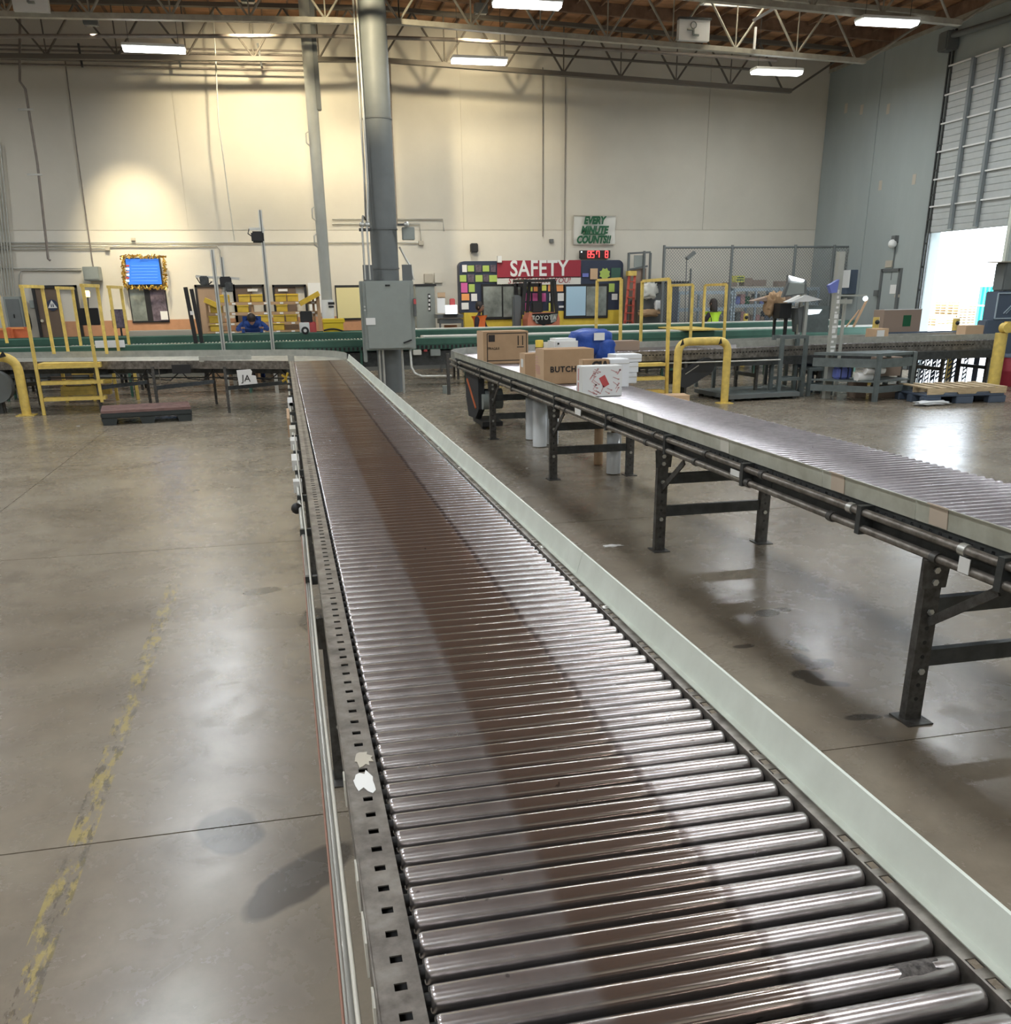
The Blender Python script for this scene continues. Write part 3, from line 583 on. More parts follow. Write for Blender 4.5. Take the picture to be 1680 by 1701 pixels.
text('EVERY', .27, 'green_ink', bq, aty(987.5, 366.5, 27.88), FACE, bold=.014, shear=.25, sx=.82); text('MINUTE', .27, 'green_ink', bq, aty(987.5, 382.5, 27.88), FACE, bold=.014, shear=.25, sx=.82); text('COUNTS!!', .27, 'green_ink', bq, aty(986, 398.5, 27.88), FACE, bold=.014, shear=.25, sx=.82)
MB().bar(aty(969, 389, 27.88), aty(1006, 389, 27.88), .01, .03).build('underline', 'green_ink', bq)
ck = thing('led_clock', 'red LED wall clock reading 8:57 8', 'clock', tuple(aty(989, 429, 27.85)))
rbox('case', (964, 416), (1014, 429), 27.85, .1, 'black', parent=ck); rbox('indicator', (965.5, 417.5), (967.5, 419.5), 27.835, .02, 'screen_white', parent=ck, bev=0)
SEG = {'8': 'abcdefg', '5': 'acdfg', '7': 'abcf', '0': 'abcdef'}
def digit(mb, ch, cx, cz, w, h, Y, t=.017):
    P = {'a': ((-w, h), (w, h)), 'b': ((w, h), (w, 0)), 'c': ((w, 0), (w, -h)), 'd': ((-w, -h), (w, -h)), 'e': ((-w, 0), (-w, -h)), 'f': ((-w, h), (-w, 0)), 'g': ((-w, 0), (w, 0))}
    for k in SEG[ch]: (x0, z0), (x1, z1) = P[k]; mb.bar((cx+x0, Y, cz+z0), (cx+x1, Y, cz+z1), .012, t)
dg = MB()
for ch, x in (('8', 979), ('5', 985), ('7', 993.5), ('8', 1008)): c = aty(x, 422.5, 27.83); digit(dg, ch, c.x, c.z, .04, .085, c.y)
dg.build('digits', 'led_red', ck)
# disconnect cabinet behind column, gate, ladder
dc = thing('disconnect_cabinet', 'light grey tall cabinet on wall right of the column box', 'cabinet', tuple(aty(708, 550, 27.5)))
rbox('body', (690, 474), (725, 556), 27.5, .4, 'box_grey', parent=dc, bev=.02); rbox('top_trim', (689, 472), (725, 475), 27.48, .42, 'black', parent=dc, bev=0); rbox('label_plate', (711, 488), (716, 516), 27.48, .02, 'black', parent=dc, bev=0)
for k in range(4): rbox('label_mark', (712, 490+k*7), (715, 494+k*7), 27.47, .01, 'white', parent=dc, bev=0)
gt = thing('metal_gate', 'dark framed metal gate beside the orange step ladder', 'gate', tuple(aty(1060, 560, 27.5)))
A_ = lambda x, y, Y=27.4: aty(x, y, Y)
for x, yt in ((1045, 420), (1071, 417), (1081, 420)): q = A_(x, yt); MB().cyl((q.x, q.y, 0), q, .04, 8).build('post', 'column_grey', gt)
for (x0, y0_, x1, y1_) in ((1045, 421, 1081, 419), (1045, 448, 1076, 442), (1048, 500, 1071, 500)): MB().bar(A_(x0, y0_), A_(x1, y1_), .05).build('rail', 'box_dark', gt)
rbox('mesh_panel', (1048, 446), (1070, 555), 27.45, .02, 'card_grey', parent=gt, bev=0); rbox('inner_frame', (1054, 424), (1069, 444), 27.42, .02, 'box_grey', parent=gt, bev=0)
ld = thing('step_ladder', 'orange fibreglass step ladder leaning before the metal gate', 'ladder', tuple(aty(1046, 560, 27.0)))
for x0, x1 in ((1046, 1033), (1055, 1049)):
    q = aty(x0, 455, 27.1); r_ = aty(x1, 560, 26.7); MB().bar((r_.x, r_.y, .0), q, .07, .03).build('side_rail', 'ladder_red', ld)
for k in range(8):
    y = 468+k*13; t = (y-455)/105; MB().bar(aty(1046-13*t, y, 27.1-.4*t), aty(1055-6*t, y, 27.1-.4*t), .06, .025).build('rung', 'ladder_red', ld)
rbox('cap', (1044, 450), (1058, 458), 27.0, .2, 'yellow', parent=ld)

# ---- right wall things
d5 = struct(MB().box(XR-.03, 0, 0, XR, 1, 1).build('door_5', 'box_dark', local=True)); bpy.data.objects.remove(d5)
a = atx(1468, 452, XR); b = atx(1498, 452, XR); ya, yb = b.y, a.y; zt5 = a.z
d5 = struct(MB().box(XR-.03, ya+.05, 0, XR-.005, yb-.05, zt5).build('door_5', 'wall_right'))
MB().box(XR-.06, ya-.05, 0, XR, ya+.05, zt5+.08).box(XR-.06, yb-.05, 0, XR, yb+.05, zt5+.08).box(XR-.06, ya, zt5, XR, yb, zt5+.08).build('door_frame', 'box_dark', d5)
def xbox(name, q0, q1, X, d, m, label=None, cat=None, parent=None, group=None):
    a = atx(*q0, X); b = atx(*q1, X); o = MB().bbox(X-d, min(a.y, b.y), b.z, X, max(a.y, b.y), a.z, .006).build(name, m, parent)
    if label: tag(o, label, cat, group)
    return o
xbox('notice', (1480, 473), (1488, 488), XR-.03, .01, 'paper', parent=d5)
xbox('sign_plate', (1473, 433), (1483, 444), XR, .03, 'beige', 'small cream plate on right wall above the exit door', 'sign'); xbox('door_switch', (1489, 489), (1495, 494), XR, .05, 'beige', 'small switch box beside the exit door', 'switch')
sl = thing('wall_lamp', 'small chrome wall lamp above the exit door', 'wall lamp', tuple(atx(1483, 405, XR-.1)))
c = atx(1483, 405, XR-.12); MB().ball(c, .11).build('globe', 'white', sl); MB().box(c.x, c.y-.08, c.z+.02, XR, c.y+.08, c.z+.2).build('bracket', 'box_dark', sl); MB().cyl((XR-.03, c.y, c.z-.9), (XR-.03, c.y, c.z-.05), .015, 6).build('conduit', 'column_grey', sl)
wc = thing('wall_cabinet', 'dark wall cabinet with pale papers on the right wall', 'cabinet', tuple(atx(1415, 482, XR-.1)))
xbox('body', (1404, 449), (1422, 488), XR, .3, 'dock_dark', parent=wc); xbox('notice', (1400, 449), (1411, 478), XR-.3, .02, 'white', parent=wc)
xbox('hand_dryer', (1457, 482), (1463, 492), XR, .1, 'box_dark', 'small dark box left of the exit door', 'box')
# sectional dock door, six rows, stiles between panels
z0, z1 = zt, 6.95; NR = 6; dr = struct(MB().box(XR-.03, y0-.05, z0, XR-.01, y1+.05, z1).build('door_6', 'door_panel'))
ycols = [y0-.05, atx(1648, 240, XR).y, atx(1605, 240, XR).y, y1+.05]; hh = (z1-z0)/NR
for r_ in range(NR):
    for k in range(3):
        mb = MB(); zb = z0+r_*hh+.012; n = 4; h_ = (hh-.024)/n
        for j in range(n): mb.prism([(XR-.03, zb+j*h_), (XR-.045, zb+j*h_+.01), (XR-.052, zb+(j+1)*h_-.01), (XR-.03, zb+(j+1)*h_)], ycols[k]+.02, ycols[k+1]-.02, 'y')
        mb.build('door_section', 'door_panel', dr)
    MB().box(XR-.115, y0-.05, z0+(r_+1)*hh-.02, XR-.07, y1+.05, z0+(r_+1)*hh+.012).build('section_rail', 'white', dr)
for yk in ycols[1:3]: MB().box(XR-.15, yk-.045, z0+.05, XR-.07, yk+.045, z1).build('stile', 'door_strut', dr)
tk = MB().box(XR-.08, y1-.02, 0, XR-.04, y1+.03, 7.7).box(XR-.10, y1+.08, 0, XR-.06, y1+.12, 7.7)
for k in range(14): tk.box(XR-.09, y1, .3+k*.55, XR-.02, y1+.1, .34+k*.55)
tk.build('door_track', 'steel_dark', dr); MB().bbox(XR-.35, y1-.1, 7.25, XR-.02, y1+.25, 7.65, .03).build('door_motor', 'box_dark', dr)
MB().box(XR-.06, y0-.16, 0, XR+.05, y0-.06, 7.2).build('door_jamb', 'guard', dr)
sc_ = Vector((XR-.2, y1+.1, 7.55)); pipe([sc_, (XR-.2, 20.5, 7.45), (XR-.2, 17.5, 7.65), (XR-.2, 14, 7.75)], .07, 'box_dark', 'thick dark spring shaft sagging above the dock door', None, 'spring_shaft', 'shaft')

# ---- outside the dock opening
og = struct(MB().box(XR+.28, -30, -.3, 120, 120, -.02).build('yard_ground', 'out_ground'))
def pallet_parts(parent, w, d, h, m, boards=7, local=True):
    for k in range(boards): x = -w/2+k*(w-.09)/(boards-1); MB().box(x, -d/2, h-.02, x+.09, d/2, h).build('deck_board', m, parent, local=True)
    for s_ in (-1, 0, 1): MB().box(-w/2, s_*(d/2-.02)-.02, .02, w/2, s_*(d/2-.02)+.02, h-.02).build('stringer', m, parent, local=True)
    for s_ in (-1, 0, 1): MB().box(s_*(w/2-.05)-.05, -d/2, 0, s_*(w/2-.05)+.05, d/2, .02).build('base_board', m, parent, local=True)
pr = None; k = 0
for (px_, ytop, X) in ((1560, 519, 36), (1594, 497, 37.4), (1616, 500, 38.8)):
    q = atx(px_, 545, X); top = atx(px_, ytop, X).z; n = int(top/.14)
    for j in range(n):
        ORD = ['lowest', 'second', 'third', 'fourth', 'fifth', 'sixth', 'seventh', 'eighth', 'ninth', 'tenth', 'eleventh', 'twelfth', 'thirteenth', 'fourteenth', 'fifteenth']
        lb = 'outdoor wooden pallet, %s from the ground, %s stack, near column' % (ORD[min(j, 14)], {1560: 'shortest left', 1594: 'tall middle', 1616: 'right'}[px_])
        if pr is None: pr = thing('wooden_pallet', lb, 'pallet', (q.x, q.y, -.02), 'stacked pallets outside'); pallet_parts(pr, 1.2, 1.0, .135, 'pallet_wood', 5); o = pr
        else: o = copy_tree(pr); o['label'] = lb; o.rotation_euler = (0, 0, 0)
        o.location = (q.x, q.y, -.02+j*.14); 
        o2 = copy_tree(pr); o2['label'] = lb.replace('near', 'far'); o2.rotation_euler = (0, 0, 0); o2.location = (q.x, q.y+1.08, -.02+j*.14)
q = atx(1637, 560, 30.0); tq = thing('green_container', 'teal site container standing outside beyond the pallets', 'container', (q.x, q.y, -.02)); zt2 = atx(1640, 476, 30).z; ya = atx(1625, 500, 30).y; yb_ = atx(1652, 500, 30).y
MB().box(30, yb_, -.02, 31.5, ya, zt2).build('body', 'teal', tq)
for f in (.0, .25, .5, .75): MB().box(29.93, yb_+(ya-yb_)*f, .1, 30, yb_+(ya-yb_)*f+.08, zt2).build('rib', 'teal', tq)
MB().box(29.92, yb_, zt2*.6, 30, ya, zt2*.6+.06).build('rail', 'white', tq)

# ================= COLUMNS =================
cl = thing('column', 'thick round grey steel column with strapped conduits', 'column', (2.28, 21.7, 0))
mb = MB(); mb.cyl((2.28, 21.7, 0), (2.28, 21.7, zdeck(2.3)), .29, 40); mb.build('shaft', 'column_grey', cl)
for q in (195, 381, 447):
    z = aty(625, q, 21.4).z; MB().cyl((2.28, 21.7, z), (2.28, 21.7, z+.03), .305, 40).build('strap', 'box_dark', cl)
zl = aty(600, 195, 21.4).z; zb_ = aty(600, 465, 21.3).z; z2 = aty(600, 380, 21.4).z
MB().tube([(1.92, 21.55, 8.5), (1.93, 21.5, zl-.9), (1.90, 21.45, zl-1.9), (1.84, 21.4, z2+.25), (1.80, 21.35, z2), (1.80, 21.3, zb_)], .022, 8).build('conduit', 'conduit', cl)
MB().tube([(1.98, 21.5, 8.5), (1.99, 21.45, z2+.9), (1.93, 21.4, z2+.15), (1.90, 21.35, z2), (1.90, 21.3, zb_)], .022, 8).build('conduit', 'conduit', cl)
MB().tube([(2.6, 21.6, z2-.35), (2.72, 21.5, z2-.6), (2.80, 21.4, z2-.75), (2.83, 21.35, z2-1.0), (2.83, 21.3, zb_)], .022, 8).build('conduit', 'conduit', cl)
MB().bar((1.74, 21.4, z2-.02), (2.0, 21.4, z2-.02), .04, .06).bar((2.55, 21.4, z2+.08), (2.78, 21.4, z2+.08), .04).build('strut', 'steel_dark', cl)
for x in (1.81, 1.92, 2.74): MB().ball((x, 21.38, z2+.08), .06).build('coupling', 'alu', cl)
a = aty(659, 380, 21.5); MB().bbox(2.66, 21.45, a.z-.22, 2.92, 21.6, a.z+.03, .01).build('junction_box', 'box_grey', cl)
bx = thing('electrical_enclosure', 'large grey electrical enclosure strapped to the thick column', 'electrical box', (2.25, 21.25, .93))
a = aty(597, 467, 21.1); b = aty(690, 580, 21.1); X0, X1, Z0, Z1 = a.x+.06, b.x, b.z, a.z
MB().bbox(X0, 21.08, Z0, X1+.02, 21.38, Z1, .015).build('body', 'box_grey', bx); dd = MB().bbox(X0+.05, 21.05, Z0+.03, X1-.06, 21.08, Z1-.03, .008).build('door', 'box_grey', bx)
MB().bbox(X0-.05, 21.2, Z0-.25, X0+.02, 21.4, Z1, .01).build('side_channel', 'box_grey', bx)
for q, s_ in (((1642-300, 0), 0),): pass
c = aty(644, 474, 21.04); MB().box(c.x-.05, 21.035, c.z-.015, c.x+.05, 21.05, c.z+.015).build('name_plate', 'black', dd)
c = aty(616, 534, 21.04); MB().box(c.x-.10, 21.04, c.z-.07, c.x+.10, 21.05, c.z+.07).build('sticker', 'paper', dd)
c = aty(606, 512, 21.04); MB().cyl((c.x, 21.05, c.z+.03), (c.x, 21.02, c.z+.03), .02, 8).cyl((c.x, 21.05, c.z-.04), (c.x, 21.02, c.z-.04), .02, 8).build('lock', 'alu', dd)
c = aty(681, 567, 21.04); MB().bar((c.x-.14, 21.02, c.z-.03), (c.x+.04, 21.02, c.z+.03), .03, .03).build('handle', 'black', dd)
c = aty(691, 505, 21.1); MB().bbox(X1+.0, 21.0, c.z-.25, X1+.05, 21.1, c.z+.12, .01).build('disconnect_lever', 'box_dark', bx); MB().box(X1-.0, 20.98, c.z, X1+.05, 21.0, c.z+.1).build('lever_tip', 'red_print', bx)
MB().box(X0+.05, 21.30, Z1-.1, 1.97, 21.38, Z1+.32).build('back_plate', 'box_dark', bx); MB().box(2.6, 21.30, Z1-.1, 2.8, 21.38, Z1+.32).build('back_plate', 'box_dark', bx)
zf = 0
for x, zz in ((X0+.28, 0), (X0+.36, 0), (X1-.28, .0)): MB().tube([(x, 21.2, Z0+.02), (x, 21.2, zz)], .026, 8).build('conduit', 'conduit', bx)
MB().tube([(X1-.1, 21.2, Z0+.02), (X1-.1, 21.1, .55), (X1-.04, 21.0, .42), (X1+.1, 20.95, .36), (3.5, 20.8, .36)], .028, 8).build('conduit', 'conduit', bx)
rbox('box_cover_box', (736, 641), (749, 655), 20.75, .12, 'box_grey', 'small grey switch box on a post beside the far conveyor corner', 'switch box')
# thin column
zz = zdeck(1.0); c2 = thing('pipe_column', 'slim pale round column with a white wrapped base', 'column', (1.13, 25, 0))
MB().cyl((1.13, 25, 0), (1.13, 25, zz), .135, 24).build('shaft', 'column_pale', c2); MB().cyl((1.13, 25, 1.0), (1.13, 25, 1.95), .15, 24).build('wrap', 'white', c2)
rbox('notice', (545, 502), (556, 506), 24.84, .01, 'black', parent=c2, bev=0); rbox('notice', (546, 508), (555, 511), 24.84, .01, 'black', parent=c2, bev=0)
MB().bbox(1.22, 24.9, 6.1, 1.34, 25.1, 8.3, .01).build('side_box', 'column_grey', c2)
for z in (3.3, 3.9, 5.5): MB().tube([(1.0, 24.9, z+.15), (.93, 24.88, z+.1), (.93, 24.88, z-.1), (1.0, 24.9, z-.15)], .015, 6).build('loop', 'conduit', c2)

# ================= CONVEYORS =================
PITCHR = .0714
def roller_mesh(x0, x1, r, m, n=28):
    mb = MB(); mb.prism([(0, 0)]*0 or [(.006*cos(k*pi/3), .006*sin(k*pi/3)) for k in range(6)], x0-.035, x1+.035, 'x')
    prof = [(x0, r*.55), (x0, r*.86), (x0+.003, r*.95), (x0+.009, r), (x1-.009, r), (x1-.003, r*.95), (x1, r*.86), (x1, r*.55)]
    vs = [(x, rr*cos(2*pi*k/n), rr*sin(2*pi*k/n)) for x, rr in prof for k in range(n)]
    mb.add(vs, [(i*n+k, i*n+(k+1) % n, (i+1)*n+(k+1) % n, (i+1)*n+k) for i in range(len(prof)-1) for k in range(n)], True)
    mb.add([vs[k] for k in range(n)], [tuple(range(n))]); mb.add([vs[-n+k] for k in range(n)], [tuple(range(n))[::-1]])
    return mb.mesh('roller', m)
def slotted_flange(mb, xa, xb, sa, sb, y0, y1, z, t, first=None, group=None, pitch=PITCHR, gap=.019):
    """flat strip with punched rectangular slots between x=sa..sb"""
    mb.box(xa, y0, z-t, sa, y1, z); mb.box(sb, y0, z-t, xb, y1, z); y = y0; k = 0
    while y < y1:
        if group and (k % group[1]) >= group[0]: mb.box(sa, y, z-t, sb, min(y+pitch, y1), z)
        else: mb.box(sa, y, z-t, sb, min(y+pitch-gap, y1), z)
        y += pitch; k += 1
def holed_web(mb, x, t, y0, y1, za, zb, hz0, hz1):
    mb.box(x, y0, za, x+t, y1, hz0); mb.box(x, y0, hz1, x+t, y1, zb); y = y0
    while y < y1: mb.box(x, y, hz0, x+t, min(y+PITCHR-.024, y1), hz1); y += PITCHR
legmesh = {}
def support(parent, xl, xr, Y, z, name='leg', brace=-1):
    for i, x in enumerate((xl, xr)):
        s_ = 1 if i == 0 else -1; mb = MB(); w = .09
        # C channel with its web across the conveyor's end, holes as recessed studs
        mb.box(x-w/2, Y-.004, .008, x+w/2, Y, z); mb.box(x-w/2, Y, .008, x-w/2+.006, Y+.045, z); mb.box(x+w/2-.006, Y, .008, x+w/2, Y+.045, z)
        mb.prism([(x-w/2-.02, z-.14), (x+w/2+.02, z-.14), (x+w/2+.03, z), (x-w/2-.03, z)], Y-.01, Y-.004, 'y'); lg = mb.build(name, 'steel_frame', parent)
        MB().box(x-.07, Y-.07, 0, x+.07, Y+.09, .008).build('foot_plate', 'steel_frame', lg)
        hl = MB(); zz = .12
        while zz < z-.2: hl.cyl((x, Y-.0055, zz), (x, Y-.0035, zz), .011, 8); zz += .075
        hl.build('hole', 'black', lg)['kind'] = 'stuff'
        for q in (z-.05, z-.11, .27, .58): MB().cyl((x, Y-.02, q), (x, Y-.008, q), .017, 6).build('bolt', 'alu', lg)
    for zc, hgt in ((.33, .085), (.60, .085)):
        MB().box(xl+.03, Y+.006, zc-hgt/2, xr-.03, Y+.012, zc+hgt/2).box(xl+.03, Y+.012, zc+hgt/2-.006, xr-.03, Y+.05, zc+hgt/2).build('cross_bar', 'steel_dark', parent)
    if brace: MB().bar((xl, Y-.01, .53), (xl, Y-.42, z-.03), .012, .045).build('knee_brace', 'steel_frame', parent)

# --- main conveyor
mc = thing('roller_conveyor', 'long foreground roller conveyor with pale guard on its right side', 'conveyor', (.58, 9, 0))
ZR = .95; r0 = .0245; me = roller_mesh(.14, 1.045, r0, 'roller', 40); me2 = roller_mesh(.14, 1.045, r0, 'roller', 14); rl = root_loc(mc)
Y = .62; k = 0
while Y < 17.85:
    o = inst('roller', me if Y < 6 else me2, mc, (-rl.x, Y-rl.y, ZR-r0-rl.z), (random.uniform(0, 6.2), 0, 0)); Y += PITCHR; k += 1
rb = MB(); secs = [(.5, 3.55), (3.555, 6.6), (6.605, 9.65), (9.655, 12.7), (12.705, 15.75), (15.755, 17.9)]
for i, (ya, yb) in enumerate(secs):
    mb = MB(); slotted_flange(mb, .052, .128, .082, .104, ya, yb, ZR+.002, .003); mb.box(.052, ya, ZR-.17, .055, yb, ZR-.001); mb.box(.049, ya, ZR-.02, .052, yb, ZR+.006); mb.box(.125, ya, ZR-.03, .128, yb, ZR-.001); mb.box(.055, ya, ZR-.17, .07, yb, ZR-.167); mb.build('side_rail', 'steel_rail', mc); MB().box(.056, ya, ZR-.045, .124, yb, ZR-.04).build('slot_shade_strip', 'black', mc)  # black strip added below the slots so the holes look shaded
    mb = MB(); slotted_flange(mb, 1.052, 1.10, 1.057, 1.079, ya, yb, ZR+.002, .003, group=(4, 8), pitch=.0508, gap=.026); mb.box(1.053, ya, ZR-.03, 1.082, yb, ZR-.028); mb.box(1.052, ya, ZR-.17, 1.055, yb, ZR-.001); mb.box(1.055, ya, ZR-.17, 1.10, yb, ZR-.167); mb.build('side_rail', 'steel_rail', mc)
    MB().box(1.054, ya, ZR-.027, 1.081, yb, ZR-.02).build('slot_shade_strip', 'black', mc)  # matching dark strip added beneath the right rail's slots
    # sheet guard, slightly leaning out
    mb = MB(); z_ = ZR+.004; mb.prism([(1.080, z_+.002), (1.098, z_+.002), (1.122, 1.042), (1.130, 1.042), (1.130, 1.036), (1.126, 1.034), (1.104, z_-.004), (1.082, z_-.003)], ya, yb, 'y'); mb.build('side_guard', 'guard', mc)
    for yy in (ya+.45, yb-.45): MB().lathe([(.015, 0), (.014, .004), (.006, .007)], (1.072, yy, ZR+.003), 10).build('carriage_bolt', 'alu', mc)
MB().box(.13, .5, ZR-.16, 1.05, 17.9, ZR-.15).build('drive_belt', 'belt_dark', mc)
axl = MB(); Y = .62
while Y < 9: axl.cyl((.126, Y, ZR-r0), (.141, Y, ZR-r0), .013, 8); axl.cyl((1.044, Y, ZR-r0), (1.054, Y, ZR-r0), .013, 8); Y += PITCHR
q = axl.build('bearing', 'black', mc); q['kind'] = 'stuff'
for Yk in (3.78, 7.12, 10.45, 13.8, 17.1): support(mc, .085, 1.07, Yk, ZR-.17, brace=-1)
MB().tube([(.005, .5, .80), (.005, 6, .80), (0.0, 6.01, .80), (.0, 12, .795), (.01, 17, .8)], .014, 8).build('conduit', 'conduit', mc)
MB().tube([(-.005, .5, .84), (-.012, 3, .835), (-.005, 5, .84)], .003, 6).build('red_cable', 'tape_red', mc)
MB().tube([(.02, .5, .86), (.015, 3, .855), (.02, 5, .86), (.012, 9, .85)], .005, 6).build('cream_cable', 'tape', mc)
for k in range(14): Yk = 4.2+k*.95; MB().box(-.012, Yk, .80, .05, Yk+.03, .84).build('cable_clip', 'steel_dark', mc)
def scrap(name, m, parent, pts, th=.0015):     # ragged flat scrap lying on a surface
    return MB().prism([(p[0], p[1]) for p in pts], pts[0][2], pts[0][2]+th, 'z').build(name, m, parent)
random.seed(3)
def ragged(cx, cy, rx, ry, n=17, z=0): return [(cx+rx*(.45+.75*random.random())*cos(2*pi*k/n), cy+ry*(.45+.75*random.random())*sin(2*pi*k/n), z) for k in range(n)]
lb_ = scrap('torn_label', 'paper', mc, ragged(.093, 2.0, .030, .06, z=ZR+.0025)); scrap('torn_label', 'beige', mc, ragged(.10, 2.12, .022, .05, z=ZR+.0025))
for (yy, l_) in ((1.25, .07), (1.42, .12), (1.62, .1), (2.05, .06)):
    MB().prism([(yy, .86), (yy+l_, .87), (yy+l_*.9, .93), (yy+l_*.5, .945), (yy+.01, .93)], .044, .048, 'x').build('torn_tape', 'tape', mc)
for (yy, l_, m) in ((7.5, .35, 'paper'), (8.6, .25, 'paper'), (9.4, .3, 'tape'), (11.8, .7, 'paper'), (6.6, .12, 'paper')):
    MB().box(-.03, yy, .76, .03, yy+l_, .84).build('tape_strip', m, mc)
MB().ball((-.02, 5.9, .80), .035).build('knob', 'black', mc); MB().box(-.05, 10.6, .60, -.02, 11.6, .80).build('wood_strip', 'card_light', mc)
stx = MB()
for k in range(5): a_ = k*2*pi/5; stx.bar((-.02, 16.3, .78), (-.02+.09*cos(a_), 16.28, .78+.09*sin(a_)), .03)
stx.build('yellow_knob', 'yellow_bin', mc)
# grimy patch wrapped on one near roller
gy = .62+PITCHR*round((1.10-.62)/PITCHR); gp = MB(); random.seed(9); na = 9; vs = []
for i in range(na+1):
    for j in range(7):
        a_ = R(48+j*14); x = .925+.085*i/na; rr = r0+.0006; e_ = .012*random.uniform(-1, 1) if i in (0, na) or j in (0, 6) else 0
        vs.append((x+e_, gy-rr*cos(a_+e_*8), ZR-r0+rr*sin(a_+e_*8)))
gp.add(vs, [(i*7+j, i*7+j+1, (i+1)*7+j+1, (i+1)*7+j) for i in range(na) for j in range(6) if not ((i in (0, na-1)) and random.random() < .45)], True); gp.build('grime_patch', 'grime', mc)
# far turn: curved bed and guard
def arcpts(pts): return [Vector((x, y, 0)) for x, y in pts]
outer = arcpts([(1.09, 17.9), (1.06, 18.3), (.94, 18.75), (.72, 19.15), (.40, 19.5), (0, 19.75), (-.6, 20.0), (-1.7, 20.4), (-4.4, 21.2), (-9, 22.3)])
inner = arcpts([(.10, 17.9), (.06, 18.0), (-.05, 18.08), (-1.65, 18.9), (-4.2, 19.85), (-9, 21.1)])
lc = thing('cross_conveyor', 'galvanized cross conveyor running off to the left from the main line', 'conveyor', (-3, 19.8, 0))
MB().sweep(outer, [(0, .86), (0, 1.06), (-.012, 1.06), (-.012, .97), (-.03, .97), (-.03, .86)]).build('side_guard', 'galv', lc)
MB().sweep(inner, [(0, .80), (0, .945), (.04, .945), (.04, .93), (.012, .93), (.012, .80)]).build('side_rail', 'steel_rail', lc)
# turn bed plate + tapered rollers from inner to outer
def along(P, t):
    L = [0]; 
    for i in range(1, len(P)): L.append(L[-1]+(P[i]-P[i-1]).length)
    d = t*L[-1]
    for i in range(1, len(P)):
        if L[i] >= d: return P[i-1].lerp(P[i], (d-L[i-1])/max(1e-6, L[i]-L[i-1]))
    return P[-1].copy()
nr = 150
for k in range(nr):
    t = (k+.5)/nr; a = along(inner, .005+t*.99); b = along(outer, t); d = (b-a).normalized()
    MB().cyl(a+d*.05+Vector((0, 0, .925)), b-d*.03+Vector((0, 0, .925)), .022, 8).build('roller', 'galv', lc)
ho = MB(); seg = inner[-1]-inner[3]
for k in range(110):
    t = .12+k*.008; p0 = along(inner, t); p1 = along(inner, t+.003); w = Vector(((p1-p0).y, -(p1-p0).x, 0)).normalized()
    ho.bar(p0+w*.014+Vector((0, 0, .87)), p1+w*.014+Vector((0, 0, .87)), .008, .018)
q = ho.build('slot', 'black', lc); q['kind'] = 'stuff'
for t in (.15, .30, .42, .62, .85):
    a = along(inner, t); b = along(outer, t+.03)
    for p_ in (a, b): MB().bar((p_.x, p_.y, .0), (p_.x, p_.y, .84), .08, .05).build('leg', 'steel_frame', lc)
    MB().bar((a.x, a.y, .45), (b.x, b.y, .45), .05, .07).build('cross_bar', 'steel_dark', lc); MB().bar((a.x, a.y, .75), (b.x, b.y, .75), .05, .12).build('cross_bar', 'steel_dark', lc)
MB().sweep([p_+Vector((.0, .35, 0)) for p_ in inner[2:]], [(0, .60), (0, .62), (.08, .62), (.08, .60)]).build('cable_tray', 'steel_dark', lc)
MB().sweep([p_+Vector((.0, .2, 0)) for p_ in inner[2:]], [(.1, .70), (.1, .80), (.6, .80), (.6, .70)]).build('under_pan', 'steel_dark', lc)
for (q0, q1, m, nm) in (((262, 603), (268, 640), 'steel_rail', 'splice_plate'), ((285, 606), (318, 620), 'black', 'control_box'), ((330, 592), (418, 599), 'galv', 'cover_plate'), ((478, 590), (490, 604), 'galv', 'end_plate')):
    pc = aty((q0[0]+q1[0])/2, q1[1], 18.9 if q0[0] < 400 else 18.0); a = aty(*q0, pc.y-.05); b = aty(*q1, pc.y-.05); MB().bbox(a.x, pc.y-.08, b.z, b.x, pc.y-.03, a.z, .005).build(nm, m, lc)
jp = thing('paper_sign', 'white paper lettered JA hanging from the cross conveyor', 'paper sign', tuple(aty(410, 640, 18.3)))
a = aty(393, 615, 18.28); pts = [aty(x, y, 18.28) for x, y in ((393, 615), (416, 613), (419, 617), (418, 623), (425, 624), (428, 637), (397, 640))]
MB().prism([(p_.x, p_.z) for p_ in pts], 18.27, 18.275, 'y').build('sheet', 'paper', jp); text('JA', .17, 'ink', jp, aty(409, 629, 18.265), (R(90), R(4), 0), name='handwriting', sx=1)
# tangled wiring under the cross conveyor
for k in range(6):
    x = -3.2+k*.62; yb_ = 19.4-.33*(x+3.2); tag(MB().tube([(x, yb_, .78), (x+.12, yb_, .62), (x+.4, yb_+.05, .58), (x+.55, yb_, .7), (x+.6, yb_, .79)], .012, 6).build('cable_loop', 'black'), ['leftmost', 'second', 'third', 'fourth', 'fifth', 'rightmost'][k]+' black cable loop drooping under the left cross conveyor', 'cable', 'cable loops under the cross conveyor')

